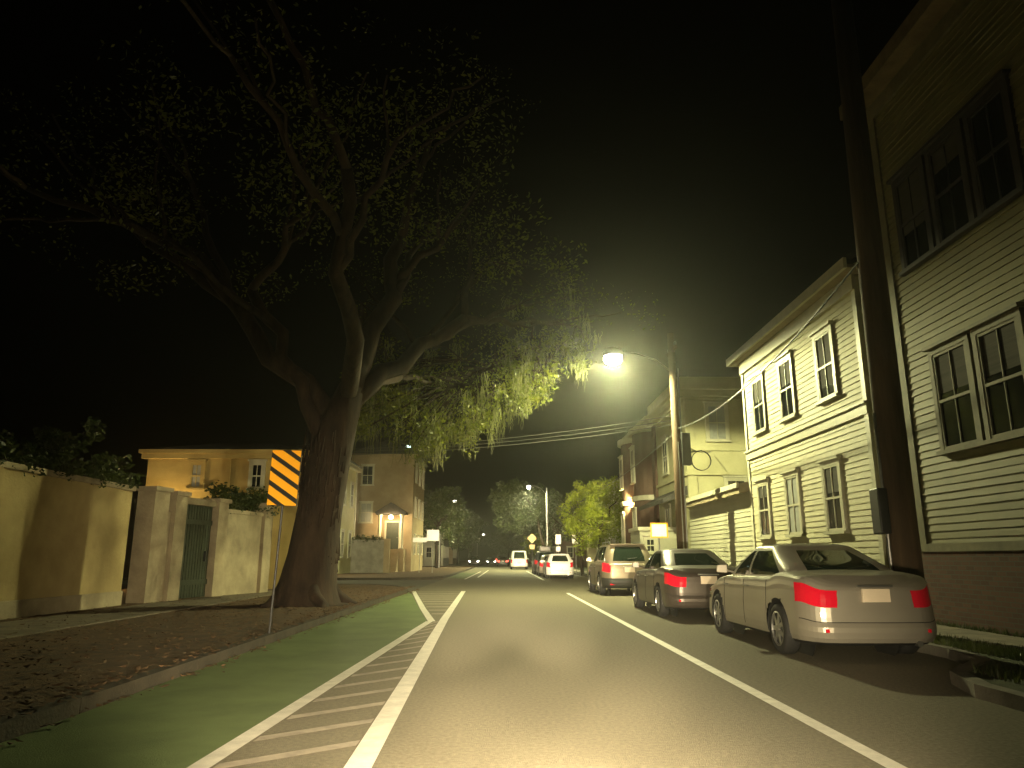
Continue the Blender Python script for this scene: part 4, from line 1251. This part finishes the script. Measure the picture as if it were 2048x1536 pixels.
    b = MB(); b.box(-0.22, 0.22, -Lh-0.06, -Lh-0.02, pz+0.1, pz+0.125); b.build('boot_handle', M['alloy'], T, bevel=0.005)
    if not simple:
        sm = MB()
        for yy in [pill[0], gb[0]+0.62 if kind != 'sedan' else -1.0, 1.0]:
            for sd in (-1, 1):
                pts = []
                for k_ in range(2, NL-2):
                    rg = rings[k_]; best = min((p for p in rg if p.x*sd > 0 and abs(p.x) > hw*.7), key=lambda p: abs(p.y-yy)); pts.append(best + Vector((sd*0.001, yy-best.y, 0)))
                sm.tube(pts, 0.0045, 4)
        zt0 = 0.38
        pts = [p + Vector((0,-0.002,0)) for p in rings[5] if p.y < -Lh+0.3]
        pts.sort(key=lambda p: p.x); sm.tube(pts, 0.005, 4)
        build_islands(sm, 'panel_gap', M['blackplastic'], T)
        for sd in (-1, 1):
            for yy in (pill[0]-0.17, pill[0]+0.85):
                h_ = MB(); zz = lerp_tab(deck, yy)*0.86; xx = sd*(hw-0.004)
                h_.tube([(xx-sd*.01, yy-0.1, zz), (xx+sd*0.025, yy-0.08, zz), (xx+sd*0.025, yy+0.06, zz), (xx-sd*.01, yy+0.08, zz)], 0.011, 6); h_.build('door_handle', M['alloy'], T)
            m_ = MB(); my = gb[1]-0.42; mz = lerp_tab(deck, my)+0.10
            m_.tube([(sd*(hw-0.13), my, mz-0.05), (sd*(hw+0.06), my, mz)], 0.02, 6)
            m_.hexa([(sd*(hw+0.0), my-.05, mz-.06), (sd*(hw+.17), my-.03, mz-.05), (sd*(hw+.16), my+.05, mz-.04), (sd*(hw+.0), my+.07, mz-.05),
                     (sd*(hw+0.0), my-.05, mz+.08), (sd*(hw+.16), my-.03, mz+.07), (sd*(hw+.15), my+.04, mz+.06), (sd*(hw+.0), my+.05, mz+.07)])
            m_.build('mirror', paint, T, bevel=0.015)
        if kind in ('suv', 'hatch'):
            w_ = MB(); w_.tube([(-0.05,-Lh+0.02,zr*0.70),(0.28,-Lh+0.07,zr*0.73)], 0.008, 5); w_.build('wiper', M['blackplastic'], T)
            s_ = MB(); s_.box(-gt[2]*.9, gt[2]*.9, gt[0]-0.16, gt[0]+0.1, zr-0.045, zr-0.01); s_.build('spoiler', paint, T, bevel=0.012)
        for sd in (-1, 1):
            rf = MB(); rf.box(sd*hw*0.62-0.09, sd*hw*0.62+0.09, -Lh-0.035, -Lh+0.05, 0.36, 0.40); rf.build('reflector', M['redlens'], T)
        ex = MB(); ex.tube([(hw*0.55, -Lh-0.03, zb+0.03), (hw*0.55, -Lh+0.25, zb+0.03)], 0.035, 10); ex.build('exhaust', M['alloy'], T)
    return T

def paint(name, col, metal=0.5, rough=0.38):
    return mat(name, col, rough, metal, var=0.06, scale=2.0, coat=0.5)
silver = paint('silver_paint', (0.40, 0.37, 0.31)); grey = paint('grey_paint', (0.085, 0.07, 0.06), 0.4)
tan = paint('tan_paint', (0.25, 0.21, 0.15)); white = paint('white_paint', (0.80, 0.79, 0.75), 0.0, 0.4); dark = paint('dark_paint', (0.035, 0.045, 0.045), 0.3)
CX = 4.28
make_car('parked_car', 'nearest silver sedan with long red tail lights at the right kerb', 'car', 'sedan', silver, (4.62, 11.8, 0))
make_car('parked_car', 'dark grey sedan between the silver sedan and the tan SUV', 'car', 'sedan', grey, (4.36, 18.4, 0))
c_ = make_car('parked_car', 'tan SUV with a dark rear window under the orange-edged notice', 'SUV', 'suv', tan, (4.35, 28.2, 0))
rr = MB()
for sd in (-1, 1): rr.tube([(sd*0.55,-1.6,1.72),(sd*0.57,-1.5,1.79),(sd*0.57,0.0,1.80),(sd*0.55,0.15,1.73)], 0.018, 6)
rr.build('roof_rail', M['alloy'], c_)
make_car('parked_car', 'white hatchback parked just past the side street', 'car', 'hatch', white, (3.62, 49.0, 0))
make_car('parked_car', 'pale sedan peeking out ahead of the white hatchback', 'car', 'sedan', silver, (3.50, 55.2, 0), simple=True)
c_ = make_car('parked_car', 'dark SUV carrying a roof box ahead of the pale sedan', 'SUV', 'suv', dark, (3.45, 61.2, 0), simple=True)
b = MB(); b.box(-0.42, 0.42, -1.2, 0.5, 1.78, 2.15); b.build('roof_box', mat('roof_box_grey', (0.25, 0.24, 0.22), 0.5), c_, bevel=0.08)
make_car('moving_van', 'white van ahead in the road beyond the slab crossing', 'van', 'van', white, (2.0, 88, 0), group='vehicles far down the road')
make_car('moving_car', 'dark car with lit red tail lights left of the white van', 'car', 'sedan', dark, (0.2, 118, 0), group='vehicles far down the road', lit='tail', simple=True)
make_car('moving_car', 'oncoming car with lit headlights in the middle of the far road', 'car', 'sedan', dark, (-2.0, 150, 0), rz=pi, group='vehicles far down the road', lit='head', simple=True)
make_car('moving_car', 'oncoming car with headlights at the far left of the road', 'car', 'hatch', grey, (-4.6, 128, 0.11), rz=pi, group='vehicles far down the road', lit='head', simple=True)
make_car('moving_car', 'farthest car with red tail lights near the street end', 'car', 'suv', dark, (-0.4, 175, 0), group='vehicles far down the road', lit='tail', simple=True)

# ================================================================== HAZE ADDED FOR LAMP GLOW
hz = MB(); hz.box(-305, 305, -65, 425, -1.0, 19.0)
ho = hz.build('haze', None); ho['kind'] = 'stuff'; ho['label'] = 'thin haze added to imitate lens glow round the street lamps'
hm = bpy.data.materials.new('haze'); hm.use_nodes = True
t = hm.node_tree; t.nodes.remove(t.nodes['Principled BSDF'])
pv = t.nodes.new('ShaderNodeVolumePrincipled'); pv.inputs['Density'].default_value = 0.0011; pv.inputs['Anisotropy'].default_value = 0.85
pv.inputs['Color'].default_value = (0.9, 0.92, 0.85, 1)
t.links.new(pv.outputs[0], t.nodes['Material Output'].inputs['Volume'])
ho.data.materials.append(hm)
